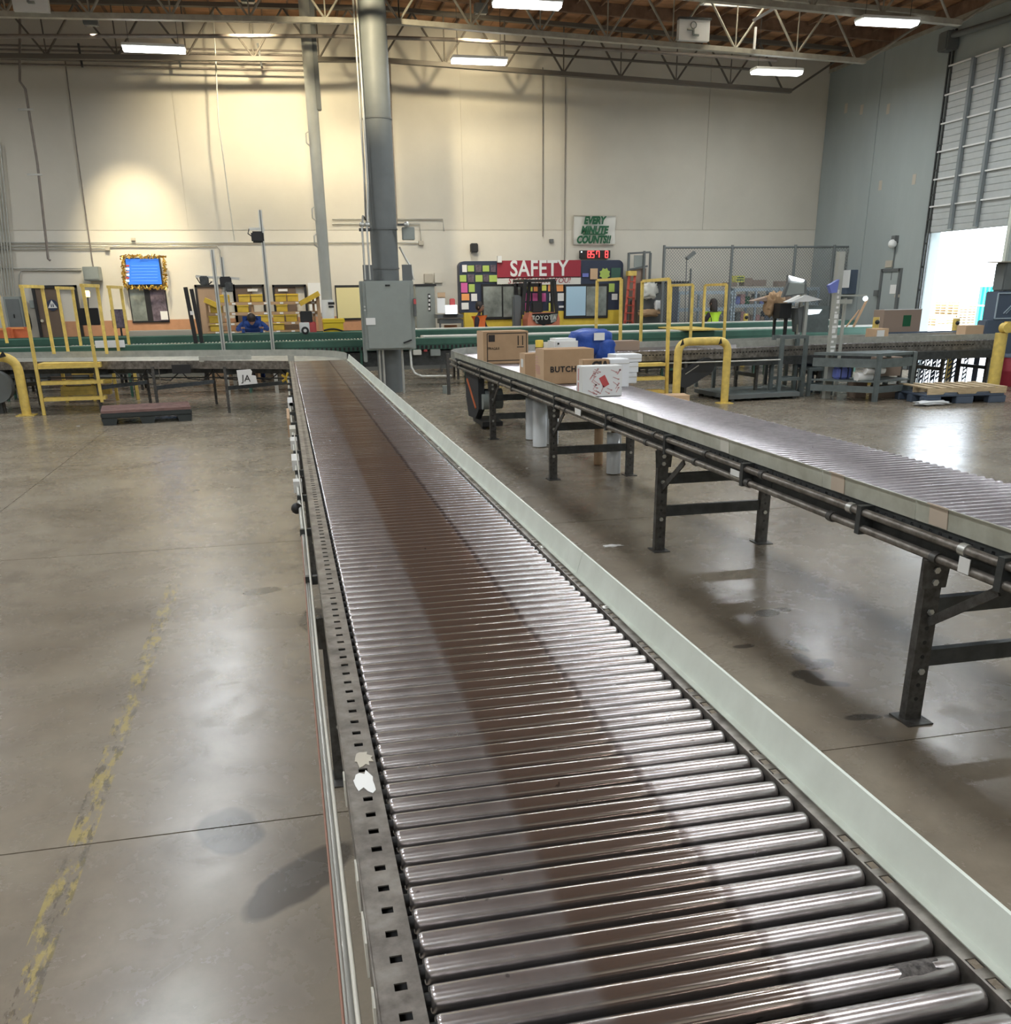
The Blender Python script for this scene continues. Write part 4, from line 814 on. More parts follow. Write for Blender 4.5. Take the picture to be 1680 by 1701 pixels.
# --- second conveyor
c3 = thing('roller_conveyor', 'right-hand roller conveyor carrying boxes, galvanized guard on near side', 'conveyor', (3.4, 9, 0))
ZR2 = 1.02; me = roller_mesh(2.98, 3.88, r0, 'roller2', 20); rl = root_loc(c3); Y = 2.4
while Y < 17.0: inst('roller', me, c3, (-rl.x, Y-rl.y, ZR2-r0), (random.uniform(0, 6.2), 0, 0)); Y += PITCHR
gs = [2.3, 3.9, 4.75, 6.6, 8.3, 9.8, 11.4, 13.2, 15.0, 17.0]
for i in range(len(gs)-1):
    MB().prism([(2.935, .985), (2.925, 1.085), (2.905, 1.09), (2.905, 1.085), (2.92, 1.08), (2.928, .985)], gs[i]+.004, gs[i+1]-.004, 'y').build('side_guard', 'guard_galv', c3)
for yy, m in ((3.66, 'tape_tan'), (4.52, 'tape_tan'), (5.95, 'tape'), (7.6, 'tape'), (8.1, 'guard_galv'), (4.0, 'yellow_bin')):
    if m == 'yellow_bin': continue
    MB().prism([(2.926, .99), (2.918, 1.09), (2.899, 1.095), (2.899, 1.088), (2.915, 1.083), (2.922, .99)], yy, yy+.13, 'y').build('tape_patch', m, c3)
ys_ = [2.3, 5.35, 8.4, 11.45, 14.5, 17.0]
for ya, yb in zip(ys_, ys_[1:]):
    for x in (2.94, 3.90):
        mb = MB(); holed_web(mb, x, .004, ya+.003, yb-.003, .82, .99 if x < 3 else 1.0, .948, .962); mb.box(x, ya, .82, x+.04, yb, .824); mb.box(x, ya, .985, x+.04 if x < 3 else x+.03, yb, .989); mb.build('side_rail', 'steel_dark', c3)
MB().box(2.99, 2.4, .82, 3.86, 17, .86).build('drive_belt', 'belt_dark', c3)
MB().tube([(2.885, 2.0, .945), (2.885, 17.2, .945)], .021, 12).build('conduit', 'steel_rail', c3); MB().tube([(2.885, 2.0, .86), (2.885, 17.2, .86)], .021, 12).build('conduit', 'steel_rail', c3)
for yy in (3.45, 4.35, 5.35, 6.2, 7.2, 8.25, 9.6, 11.2, 12.9, 14.6, 16.2):
    MB().cyl((2.885, yy, .945), (2.885, yy+.045, .945), .029, 10).build('coupling', 'alu' if random.random() < .5 else 'steel_frame', c3); MB().cyl((2.885, yy+.18, .86), (2.885, yy+.225, .86), .029, 10).build('coupling', 'steel_frame', c3)
for yy in (3.2, 4.25, 5.6, 6.95, 8.4, 10.2, 12.3, 14.4, 16.4): MB().box(2.86, yy, .83, 2.94, yy+.04, .98).build('clamp', 'steel_dark', c3)
MB().box(2.86, 3.4, .85, 2.864, 3.47, .92).build('label', 'paper', c3); MB().box(2.86, 5.65, .88, 2.864, 5.78, .92).build('label', 'paper', c3); MB().box(2.86, 9.2, .87, 2.864, 9.4, .93).build('label', 'paper', c3)
for Yk in (3.69, 7.11, 10.42, 13.76): support(c3, 2.92, 3.86, Yk, .84)
MB().bar((3.38, 20.5, 0), (3.38, 20.5, .85), .09, .06).bar((3.38, 20.5, .62), (4.2, 20.5, .62), .05, .08).build('leg', 'steel_frame', c3)
rc = thing('cross_conveyor', 'galvanized cross conveyor running to the right behind the boxes', 'conveyor', (8, 18, 0))
o2 = arcpts([(2.92, 17.0), (2.92, 17.35), (3.05, 17.8), (3.35, 18.2), (3.8, 18.45), (4.4, 18.55), (8.6, 18.65), (11, 19.1), (14.9, 19.0)]); i2 = arcpts([(3.90, 17.0), (3.98, 17.25), (4.2, 17.4), (8.7, 17.6), (11, 18.0), (14.9, 17.9)])
MB().sweep(o2, [(0, .86), (0, 1.09), (.012, 1.09), (.012, .86)]).build('side_guard', 'galv', rc)
MB().sweep(i2, [(0, .78), (0, .965), (-.04, .965), (-.04, .95), (-.012, .95), (-.012, .78)]).build('side_rail', 'steel_rail', rc)
MB().sweep([p_+Vector((0, .1, 0)) for p_ in i2[3:]], [(0, .95), (0, 1.09), (-.012, 1.09), (-.012, .95)]).build('inner_guard', 'galv', rc)
nr = 160
for k in range(nr):
    t = (k+.5)/nr; a = along(i2, t); b = along(o2, t); d = (b-a).normalized(); MB().cyl(a+d*.05+Vector((0, 0, .955)), b-d*.03+Vector((0, 0, .955)), .022, 8).build('roller', 'roller2', rc)
ho = MB()
for k in range(140): x = 4.3+k*.0714; yy_ = 17.39+.2*max(0, min(1, (x-4.2)/4.5))+.4*max(0, min(1, (x-8.7)/2.3))-.1*max(0, (x-11)/3.9); ho.box(x, yy_-.005, .88, x+.03, yy_+.03, .90)
q = ho.build('slot', 'black', rc); q['kind'] = 'stuff'
for x in (5.6, 7.6, 9.3, 10.7, 12.6, 13.6, 14.7):
    oy = .45 if x > 9 else .1
    for yy in (17.5+oy, 18.4+oy): MB().bar((x, yy, 0), (x, yy, .8), .08, .05).build('leg', 'steel_frame', rc)
    MB().bar((x, 17.5+oy, .40), (x, 18.4+oy, .40), .05, .07).build('cross_bar', 'steel_dark', rc)
MB().box(4.4, 17.75, .62, 14.8, 18.4, .78).build('under_pan', 'steel_dark', rc)
MB().tube([(4.4, 17.38, .74), (9.5, 17.38, .74)], .015, 6).build('conduit', 'conduit', rc)

# --- two long green conveyors behind
def green_conv(name, label, Y0, Y1, zf, x0, x1, k):
    t = thing(name, label, 'conveyor', ((x0+x1)/2, Y0, 0))
    for Y_, s_ in ((Y0, 1), (Y1, -1)):
        mb = MB().prism([(Y_, zf-.26), (Y_+s_*.05, zf-.26), (Y_+s_*.05, zf-.245), (Y_+s_*.012, zf-.24), (Y_+s_*.012, zf-.16), (Y_-s_*.01, zf-.15), (Y_-s_*.01, zf-.02), (Y_+s_*.05, zf), (Y_+s_*.05, zf-.02), (Y_, zf-.03)], x0, x1, 'x'); mb.build('side_rail', 'green', t)
    MB().box(x0, Y0+.05, zf-.09, x1, Y1-.05, zf-.06).build('belt', 'belt_dark', t)
    MB().box(x0+.3, Y0+.12, zf-.62, x1-.3, Y1-.12, zf-.30).build('dark_filler', 'steel_dark', t)  # dark box added to hide the bright background under the conveyor
    return t
g1 = green_conv('belt_conveyor', 'nearer long green sided conveyor crossing behind the grey enclosure', 22.5, 23.35, 1.10, -9.5, 15.6, 0)
g2 = green_conv('belt_conveyor', 'farther long green sided conveyor crossing in front of the people', 24.15, 24.85, 1.22, -10, 15.4, 1)
rm = MB().cyl((0, 22.6, 0), (0, 23.3, 0), .025, 8).mesh('roller', 'alu')
for k in range(105):
    x = -4.6+k*.075; 
    if x < 3.3: inst('roller', rm, g1, (x-root_loc(g1).x, -22.5, 1.065))
MB().box(3.2, 22.58, 1.05, 15.3, 23.3, 1.125).build('belt_slab', 'belt', g1); MB().box(-9.3, 22.6, 1.06, -4.7, 22.95, 1.09).build('belt_slab', 'belt', g1)
MB().box(3.2, 24.2, 1.15, 15, 24.8, 1.235).build('belt_slab', 'belt', g2)
for g, Y_ in ((g1, 22.55), (g2, 24.2)):
    for k in range(10):
        x = -8.5+k*2.55
        for yy in (Y_, Y_+.6): MB().bar((x, yy, 0), (x, yy, .85), .08, .05).build('leg', 'green' if g is g1 else 'steel_frame', g)
        MB().bar((x, Y_, .4), (x, Y_+.6, .4), .05).build('cross_bar', 'steel_dark', g)
ho = MB()
for k in range(60): x = -1+k*.1; ho.box(x, 22.47, .86, x+.045, 22.5, .93)
q = ho.build('slot', 'black', g1); q['kind'] = 'stuff'
for (x, m, s_) in ((2.9, 'tape', .12), (3.3, 'box_grey', .15), (3.15, 'red_print', .05), (4.0, 'beige', .12)):
    tag(MB().bbox(x, 22.46, .84-s_, x+s_*1.6, 22.66, .84, .01).build('drive_unit', m), {'tape': 'cream', 'box_grey': 'grey', 'red_print': 'red', 'beige': 'tan'}[m]+' motor part under the green conveyor beside the column', 'motor part')

# ================= BOXES AND PARCELS =================
def carton(name, label, x0, y0, x1, y1, z0, z1, m, rz=0, group=None, seam=True, m2=None):
    cx, cy = (x0+x1)/2, (y0+y1)/2; t = thing(name, label, 'box', (cx, cy, z0), group, rz); w, d, h = x1-x0, y1-y0, z1-z0
    MB().bbox(-w/2, -d/2, 0, w/2, d/2, h, .005).build('body', m, t, local=True)
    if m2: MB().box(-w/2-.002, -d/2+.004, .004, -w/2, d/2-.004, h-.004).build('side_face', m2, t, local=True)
    if seam: MB().box(-w/2+.01, -.002, h-.001, w/2-.01, .002, h+.002).build('flap_seam', 'card_grey' if 'card' in m else 'beige', t, local=True)
    return t, w, d, h
T = ZR2+.002
def on_belt(name, label, ql, qr, ytop, d, m, **kw):
    lo, hi = 590, 700
    for _ in range(40):
        ym = (lo+hi)/2
        if atz(ql[0], ym, T).x > max(2.965, kw.get('xmin', 0)): lo = ym
        else: hi = ym
    kw.pop('xmin', 0); ql = (ql[0], ym); p0 = atz(*ql, T); p1 = aty(qr, ql[1], p0.y); return carton(name, label, p0.x, p0.y, p1.x, p0.y+d, T, aty(ql[0], ytop, p0.y).z, m, **kw)
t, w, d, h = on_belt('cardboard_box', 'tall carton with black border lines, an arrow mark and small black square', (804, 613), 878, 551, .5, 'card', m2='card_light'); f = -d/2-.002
bd = MB(); 
for (a, b) in (((-w/2+.06, .015), (-w/2+.06, h-.03)), ((w/2-.03, .05), (w/2-.03, h-.03)), ((-w/2+.06, h-.03), (w/2-.03, h-.03)), ((-w/2+.06, .05), (w/2-.03, .05))): bd.bar((a[0], f, a[1]), (b[0], f, b[1]), .003, .012)
bd.build('border_print', 'ink', t, local=True); MB().box(-w/2+.08, f-.001, h-.15, -w/2+.18, f+.001, h-.05).build('black_square', 'ink', t, local=True)
ar = MB(); [ar.bar((w/2-.16+s_, f, h-.21), (w/2-.16+s_, f, h-.07), .003, .016) for s_ in (0, .07)]; ar.bar((w/2-.18, f, h-.235), (w/2-.07, f, h-.235), .003, .014); ar.build('arrow_print', 'ink', t, local=True)
o = text('FRAGILE', .05, 'ink', t, root_loc(t)+Vector((-w/2+.16, f-.001, h-.25)), FACE)
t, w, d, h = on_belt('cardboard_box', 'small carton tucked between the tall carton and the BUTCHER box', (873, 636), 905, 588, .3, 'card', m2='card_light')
MB().box(-w/2-.004, -.05, h-.17, -w/2-.002, .07, h-.07).build('label', 'paper', t, local=True); HS = T+h
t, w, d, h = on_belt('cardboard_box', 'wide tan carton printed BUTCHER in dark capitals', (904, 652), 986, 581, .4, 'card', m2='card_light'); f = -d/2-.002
text('BUTCHER', .09, 'ink', t, root_loc(t)+Vector((-.015, f, h*.42)), FACE, bold=.003, space=1.15)
lp = MB(); [lp.bar((-w/2-.004, .06, h-.10-.03*k), (-w/2-.004, .20, h-.10-.03*k), .003, .006) for k in range(6)]; [lp.bar((-w/2-.004, -.02+.05*k, .1), (-w/2-.004, .0+.05*k, .2), .003, .008) for k in range(4)]; lp.build('side_print', 'red_pale', t, local=True)
t, w, d, h = on_belt('cardboard_box', 'flat brown carton with cropped black lettering behind the red patterned box', (968, 651), 1011, 598, .15, 'card', xmin=3.25, m2='card_light'); text('CIA', .12, 'ink', t, root_loc(t)+Vector((.05, -d/2-.002, h-.07)), FACE, bold=.008)
t, w, d, h = on_belt('patterned_box', 'white box with red cutlery pattern and a red square emblem', (967, 663), 1033, 609, .2, 'white', seam=False); f = -d/2-.002
rp = MB(); random.seed(5)
MB().box(-.002, 0, 0, 0, 0, 0)
for k in range(34):
    x = random.uniform(-w*.28, w*.42); z = random.uniform(.04, h-.04)
    if abs(x-.02) < .075 and abs(z-h/2) < .075: continue
    a_ = random.choice((-.5, 1.07))+random.uniform(-.15, .15); l_ = random.uniform(.02, .035); dx, dz = cos(a_)*l_, sin(a_)*l_
    rp.bar((x-dx, f, z-dz), (x+dx, f, z+dz), .002, .006); rp.add([(x+dx*1.1+.011*cos(q*pi/4), f-.001, z+dz*1.1+.008*sin(q*pi/4)) for q in range(8)], [tuple(range(8))])
rp.build('cutlery_print', 'red_pale', t, local=True); q_ = MB().box(-.055, f-.001, -.035, .055, f+.001, .035); rm_ = Matrix.Rotation(R(62), 4, 'Y')
MB().add([Vector((.02, 0, h/2)) + (rm_ @ Vector((v[0]*s_, v[1], v[2]*s_))) for s_ in (1,) for v in q_.v], q_.f).build('emblem', 'red_print', t, local=True)
MB().box(-w/2-.003, .01, .02, -w/2, .05, .14).box(-w/2-.003, .01, .16, -w/2, .05, .28).build('side_stripe', 'red_pale', t, local=True)
# foam and white boxes
for k, (x0, y0_, x1, y1_, z0, z1, lb) in enumerate(((aty(1013, 640, 10.4).x, 10.4, aty(1045, 640, 10.4).x, 10.7, T, aty(1020, 597, 10.4).z, 'white foam box standing upright directly behind the red patterned box'), (aty(1022, 640, 10.8).x, 10.8, aty(1065, 640, 10.8).x, 11.1, T+.242, aty(1040, 589, 10.8).z, 'white foam box on top at the right edge'), (aty(1030, 640, 10.8).x, 10.8, aty(1058, 640, 10.8).x, 11.1, T, T+.12, 'lowest white foam box at the right edge'), (aty(1030, 640, 10.8).x, 10.8, aty(1060, 640, 10.8).x, 11.1, T+.122, T+.238, 'middle white foam box at the right edge'))):
    t, w, d, h = carton('foam_box', lb, x0, y0_, x1, y1_, z0, z1, 'foam', seam=False, group='white foam boxes'); MB().box(-w/2-.002, -d/2-.002, h-.05, w/2+.002, d/2+.002, h-.045).build('lid_line', 'beige', t, local=True)
for k in range(2):
    tj = thing('clear_bag', ('upper', 'lower')[k]+' clear wrapped parcel hanging off the right edge beside foam boxes', 'parcel', (4.02, 11.15, T+.02+.13*(1-k)), 'clear parcels'); MB().bbox(3.955, 11.0, T+.02+.13*(1-k), 4.09, 11.2, T+.13+.13*(1-k), .02).build('wrap', 'wrap', tj); MB().box(3.97, 10.995, T+.05+.13*(1-k), 4.05, 11.0, T+.11+.13*(1-k)).build('label', 'paper', tj)
tw = thing('white_tub', 'white plastic tub with a black dot behind the BUTCHER box', 'tub', (3.6, 12.1, T)); a = aty(921, 563, 12.0); b = aty(955, 600, 12.0)
MB().bbox(a.x, 12.0, T, b.x+.05, 12.35, a.z, .03).build('body', 'white', tw); c = aty(928, 571, 11.99); MB().cyl((c.x, 12.01, c.z), (c.x, 11.99, c.z), .013, 10).build('dot', 'ink', tw)
# blue bag: lumpy soft tote
def lump(name, c, s, m, parent, seed=0, amp=.12):
    bm = bmesh.new(); bmesh.ops.create_cube(bm, size=2); bmesh.ops.subdivide_edges(bm, edges=list(bm.edges), cuts=7, use_grid_fill=True)
    from mathutils import noise as N
    for v in bm.verts:
        p_ = v.co.copy(); l_ = (abs(p_.x)**4+abs(p_.y)**4+abs(p_.z)**4)**.25; p_ /= l_; k_ = 1+amp*N.noise(p_*2.2+Vector((seed, 0, 0)))+amp*.5*N.noise(p_*5+Vector((seed, 3, 0)))
        v.co = Vector((c[0]+p_.x*k_*s[0], c[1]+p_.y*k_*s[1], c[2]+p_.z*k_*s[2]))
    mb = MB().bm(bm, True); return mb.build(name, m, parent)
bb = thing('blue_bag', 'crumpled bright blue bag draped over the white tub', 'bag', (4.05, 12.2, T+.2)); c = aty(980, 568, 12.2)
lump('bag_body', (c.x, 12.2, c.z), (.27, .2, .16), 'blue_bag', bb, 2); lump('bag_corner', (c.x+.17, 12.1, c.z-.1), (.13, .12, .14), 'blue_bag', bb, 5); a = aty(986, 553, 12.0); MB().box(a.x, 11.96, a.z-.09, a.x+.14, 11.975, a.z).build('shipping_label', 'paper', bb)
T0 = T; T = HS-.36; cu = thing('yellow_cup', 'yellow and black tape roll dispenser behind the BUTCHER box', 'cup', (3.22, 12.08, T+.36)); c = aty(896, 581, 12.08)
MB().lathe([(.045, 0), (.052, .15), (.045, .155)], (c.x, 12.08, T+.362), 16).build('body', 'yellow_flat', cu); MB().lathe([(.053, 0), (.055, .03)], (c.x, 12.08, T+.40), 16).build('band', 'black', cu); MB().box(c.x+.05, 12.05, T+.362, c.x+.11, 12.1, T+.49).build('sleeve', 'tape', cu); T = T0
def pxbox(name, q0, q1, Y, d, z0, m, label, m2=None, rz=0, group=None):
    a = aty(*q0, Y); b = aty(*q1, Y); return carton(name, label, a.x, Y, b.x, Y+d, z0 if z0 is not None else b.z, a.z, m, rz, group, m2=m2)
pxbox('cardboard_box', (1012, 568), (1026, 600), 17.8, .4, .98, 'card', 'dark tan carton just behind the blue bag')
pxbox('cardboard_box', (1022, 567), (1062, 600), 17.6, .4, .98, 'card_grey', 'wide flat carton on the cross conveyor behind foam boxes')
# cartons on the floor beyond
a = atz(1097, 677); b = atz(1137, 680); t, w, d, h = carton('cardboard_box', 'small sealed carton on the floor in front of the yellow hoop', a.x, a.y-.3, a.x+.47, a.y+.1, 0, .24, 'card_light', R(-8))
a = atz(1068, 668); carton('cardboard_box', 'flattened carton on the floor behind the conveyor edge', a.x-.1, a.y, a.x+.45, a.y+.5, 0, .14, 'card', R(12))

# stretch wrap rolls
for (q, r_, h_, m, lb) in (((883, 730), .085, .62, 'wrap', 'white wrap roll standing far left under the second conveyor'), ((897, 742), .10, .75, 'wrap', 'thickest white wrap roll, in front of two others under the conveyor'), ((918, 738), .085, .62, 'wrap', 'white wrap roll right of the thick one, behind a leg'), ((1019, 787), .085, .50, 'wrap', 'white wrap roll standing right of the brown tube'), ((994, 772), .055, .5, 'card', 'brown cardboard tube standing beside a white roll')):
    p_ = atz(*q); t = thing('stretch_wrap_roll' if m == 'wrap' else 'cardboard_tube', lb, 'roll', (p_.x, p_.y, 0)); MB().lathe([(r_, .01), (r_, h_-.01), (r_*.4, h_-.01)], (p_.x, p_.y, 0), 20).build('film', m, t)
    MB().lathe([(r_*.45, 0), (r_*.45, h_), (r_*.3, h_)], (p_.x, p_.y, 0), 14).build('core', 'card', t)
for (q, s_) in (((1018, 907), .09), ((860, 760), .02), ((876, 778), .02), ((905, 758), .03), ((1186, 978), .01), ((425, 700), .03), ((130, 708), .03)):
    p_ = atz(*q); random.seed(int(q[0])); tag(scrap('paper_scrap', 'paper', None, ragged(p_.x, p_.y, s_, s_*.5, z=.001), .004), 'small white scrap lying on the concrete '+{1018: 'between the two conveyors', 860: 'left of the wrap rolls, farthest left', 876: 'left of the wrap rolls, nearest', 905: 'just before the thick wrap roll', 1186: 'near the big water mark', 425: 'beyond the left aisle', 130: 'in front of yellow ladder'}[q[0]], 'scrap')
for (x_, y_) in ((1455, 670),):
    pass
# drive wheel and motor under the second conveyor's far end
dw = thing('drive_unit', 'dark drive guard and motor hanging under the far right conveyor end', 'motor', (3.0, 15.2, 0))
MB().prism([(15.0, .86), (15.0, .3), (15.3, .12), (15.9, .10), (16.1, .4), (16.1, .86)], 2.95, 3.05, 'x').build('belt_guard', 'rubber', dw); MB().cyl((3.06, 15.1, .45), (3.35, 15.1, .45), .16, 20).build('motor_body', 'column_grey', dw); MB().cyl((3.0, 14.95, .42), (3.12, 14.95, .42), .12, 16).build('gearbox', 'box_grey', dw)
MB().bar((2.94, 15.9, .7), (2.94, 15.2, .3), .02, .03).build('orange_edge', 'orange_red', dw); MB().box(2.97, 14.8, .05, 3.3, 15.6, .12).build('bracket', 'black', dw); MB().box(2.98, 14.9, 0, 3.05, 15.0, .05).build('foot', 'black', dw)

# ================= YELLOW STEEL =================
def ytube(pts, r, m='yellow'): return MB().tube(pts, r, 14)
def rounded(pts, rad=.18, n=6):
    pts = [Vector(p_) for p_ in pts]; out = [pts[0]]
    for i in range(1, len(pts)-1):
        a, b, c = pts[i-1], pts[i], pts[i+1]; u = (a-b).normalized(); v = (c-b).normalized(); s0 = b+u*rad; s1 = b+v*rad
        for k in range(n+1): t = k/n; out.append(s0*(1-t)**2+b*2*t*(1-t)+s1*t**2)
    return out+[pts[-1]]
a = atz(1118, 672); hp = thing('hoop_guard', 'large yellow tube hoop guard with two small black arrows', 'guard rail', (a.x+1, 17.6, 0)); q1 = atz(1206, 650)
xa_, ya_, xb_, yb_ = a.x, 17.0, 8.85, 18.0; xb_ = aty(1206, 600, 17.0).x; topz = aty(1160, 567, 17.0).z
MB().tube(rounded([(xa_, 16.95, 0), (xa_, 16.95, topz), (xb_, 16.95, topz), (xb_, 16.95, 0)], .22), .075, 16).build('tube', 'yellow', hp)
for x in (xa_, xb_): MB().box(x-.13, 16.82, 0, x+.13, 17.08, .015).build('base_plate', 'yellow', hp)
for x in (aty(1130, 570, 16.95).x, aty(1193, 570, 16.95).x): MB().prism([(x-.03, topz-.07), (x+.05, topz-.04), (x+.02, topz+.06)], 16.87, 16.872, 'y').build('arrow_mark', 'black', hp)
a = atz(45, 690); bl = thing('bent_bollard', 'thick yellow bent tube bollard at the left edge', 'bollard', tuple(a)); z_ = aty(30, 592, a.y).z
p0 = aty(-45, 596, a.y-.3); MB().tube(rounded([(a.x, a.y, 0), (a.x, a.y, z_), (p0.x, a.y-.1, z_)], .3), .085, 16).build('tube', 'yellow', bl); MB().box(a.x-.16, a.y-.16, 0, a.x+.16, a.y+.16, .015).build('base_plate', 'yellow', bl)
c = aty(4, 590, a.y-.1); MB().prism([(c.x-.05, c.z-.05), (c.x+.08, c.z-.02), (c.x+.04, c.z+.08)], a.y-.2, a.y-.17, 'y').build('arrow_mark', 'black', bl)
# stair crossovers, each a thing with rails and steps
def hoop(parent, q_near_top, q_far_top, q_near_bot, q_far_bot, Yn, Yf, w=.055):
    a = aty(*q_near_top, Yn); b = aty(*q_far_top, Yf); c = aty(*q_near_bot, Yn); d = aty(*q_far_bot, Yf); zt_ = (a.z+b.z)/2
    MB().bar((c.x, Yn, c.z), (a.x*.5+c.x*.5, Yn, zt_), w).build('rail_post', 'yellow', parent); MB().bar((d.x, Yf, d.z), (b.x*.5+d.x*.5, Yf, zt_), w).build('rail_post', 'yellow', parent)
    MB().bar((a.x*.5+c.x*.5-.02, Yn, zt_), (b.x*.5+d.x*.5+.02, Yf, zt_), w).build('top_rail', 'yellow', parent)
s1 = thing('crossover_stair', 'yellow steel crossover stair with tall rail loops on the left', 'stair', (-4.1, 19.5, 0))
hoop(s1, (37, 474), (69, 478), (74, 690), (90, 588), 19.4, 20.6); hoop(s1, (135, 473), (163, 476), (170, 668), (178, 588), 19.4, 20.6)
hoop(s1, (95, 477), (121, 480), (114, 588), (135, 576), 21.6, 23.0); hoop(s1, (181, 476), (201, 478), (198, 588), (215, 575), 21.6, 23.0)
hoop(s1, (-30, 490), (-3, 495), (-2, 588), (12, 570), 21.6, 23.0)
xa_ = aty(62, 605, 19.4).x; xb_ = aty(160, 605, 19.4).x
for k, y in enumerate((609, 636, 663)):
    z = aty(110, y, 19.4).z; MB().box(xa_+.0, 19.38, z-.03, xb_+.07, 19.62, z+.03).build('step', 'yellow', s1)
MB().box(xa_, 19.42, aty(110, 606, 19.4).z, xb_+.07, 21.6, aty(110, 606, 19.4).z+.03).build('platform', 'yellow', s1)
s1b = thing('stair_base', 'second yellow step unit seen under the left cross conveyor', 'stair', (-3.2, 21.9, 0))
for y0_, y1_ in ((617, 621), (633, 637), (643, 647), (650, 655)): rbox('step', (100 if y0_ > 630 else 118, y0_), (184, y1_), 21.8, .25, 'yellow', parent=s1b, bev=0)
for x in (103, 150, 188, 223): p_ = aty(x, 620, 21.8); MB().bar((p_.x, 21.85, 0), (p_.x, 21.85, .85), .06).build('leg', 'yellow', s1b)
s2 = thing('crossover_stair', 'yellow steel crossover stair beside the hoop guard, right of the blue bag', 'stair', (6.5, 18.0, 0))
hoop(s2, (1031, 464), (993, 465), (1030, 600), (990, 560), 18.75, 20.6); hoop(s2, (1108, 466), (1067, 465), (1107, 672), (1064, 580), 17.2, 20.0)
xa_ = aty(1040, 620, 17.2).x; xb_ = aty(1104, 620, 17.2).x
for y in (606, 629, 651, 667): z = aty(1070, y, 17.2).z; MB().box(xa_, 17.15, z-.03, xb_, 17.4, z+.025).build('step', 'yellow', s2)
MB().bar((xa_, 17.2, 0), (xa_, 17.2, aty(1050, 603, 17.2).z), .055).build('leg', 'yellow', s2)
s3 = thing('crossover_stair', 'yellow rail loops over the green conveyors, left of the woman in the lime vest', 'stair', (8.6, 23, 0))
hoop(s3, (1151, 472), (1115, 475), (1147, 565), (1112, 548), 21.9, 24.0); hoop(s3, (1206, 471), (1171, 475), (1203, 562), (1168, 546), 21.9, 24.0); MB().box(aty(1147, 560, 22).x, 22.0, 1.13, aty(1203, 560, 22).x, 24.1, 1.16).build('platform', 'yellow', s3)
# ================= LEFT SIDE THINGS =================
def plastic_pallet(label, cx, cy, rz, m, m2, w=1.5, d=1.0):
    t = thing('plastic_pallet', label, 'pallet', (cx, cy, 0), None, rz)
    for i in range(3):
        for j in range(3): x = -w/2+.13+i*(w-.26)/2; y = -d/2+.1+j*(d-.2)/2; MB().prism([(x-.10, 0), (x+.10, 0), (x+.13, .11), (x-.13, .11)], y-.09, y+.09, 'y').build('foot', m, t, local=True)
    MB().bbox(-w/2, -d/2, .11, w/2, d/2, .20, .02).build('deck', m, t, local=True)
    for k in range(6): y = -d/2+.03+k*(d-.17)/5; MB().box(-w/2+.01, y, .20, w/2-.01, y+.11, .245).build('deck_board', m2, t, local=True)
    return t
plastic_pallet('low dark pallet with dusty pink boards on the left floor', -2.52, 18.0, R(8), 'plastic_dark', 'pallet_pink')
mo = thing('motor_guard', 'rounded dark grey drive guard at left edge under the cross conveyor', 'motor', (-5.6, 19.7, 0)); c = aty(-8, 643, 20.0); MB().cyl((c.x, 19.95, c.z), (c.x, 20.2, c.z), .3, 24).build('guard', 'column_grey', mo); MB().bar((c.x, 20.1, c.z), (c.x-.1, 20.1, .8), .2, .1).build('arm', 'steel_dark', mo); MB().bar((c.x, 20.1, 0), (c.x, 20.1, c.z), .08).build('leg', 'steel_dark', mo)
cg = thing('chain_guard', 'black capsule drive guard inside the yellow hoop', 'motor', (8.1, 17.8, .2))
def capsule(pa, pb, ra, rb, n=10):
    d = math.atan2(pb[1]-pa[1], pb[0]-pa[0]); return [(pa[0]+ra*cos(d+pi/2+pi*k/n), pa[1]+ra*sin(d+pi/2+pi*k/n)) for k in range(n+1)]+[(pb[0]+rb*cos(d-pi/2+pi*k/n), pb[1]+rb*sin(d-pi/2+pi*k/n)) for k in range(n+1)]
a = aty(1138, 630, 17.5); b = aty(1173, 608, 17.5); MB().prism(capsule((a.x, a.z), (b.x, b.z), .16, .16), 17.45, 17.6, 'y').build('guard', 'rubber', cg); MB().bar((a.x-.02, 17.44, a.z-.02+.12), (a.x+.25, 17.44, a.z+.26), .008, .015).build('edge_line', 'conduit', cg)
MB().cyl((a.x-.2, 17.8, a.z+.02), (a.x+.3, 17.8, a.z+.02), .13, 16).build('motor_body', 'steel_dark', cg); MB().bar((a.x, 17.7, 0), (a.x, 17.7, a.z), .06).build('post', 'steel_dark', cg); MB().box(a.x-.3, 17.3, 0, a.x+.1, 17.6, .012).build('foot_plate', 'steel_dark', cg)
# objects on / behind the green conveyors, left
def monitor(label, q0, q1, Y, m='black', base=None, scr=None, zbase=1.05):
    a = aty(*q0, Y); b = aty(*q1, Y); t = thing('monitor', label, 'monitor', ((a.x+b.x)/2, Y, zbase)); MB().bbox(a.x, Y, b.z, b.x, Y+.05, a.z, .01).build('case', m, t)
    MB().box(a.x+.015, Y-.004, b.z+.015, b.x-.015, Y, a.z-.015).build('screen', scr or 'black_gloss', t); cx = (a.x+b.x)/2
    if b.z > zbase: MB().bar((cx, Y+.04, zbase+.01), (cx, Y+.04, b.z+.05), .04).build('stand', 'black', t); MB().lathe([(.1, 0), (.09, .015), (.02, .02)], (cx, Y+.04, zbase), 14).build('base', 'black', t)
    return t
dk = thing('packing_table', 'low work table behind the green conveyors at left', 'table', (-3.8, 25.6, 0)); MB().bbox(-6.5, 25.2, 1.0, -1.9, 25.9, 1.05, .01).build('table_top', 'beige', dk)
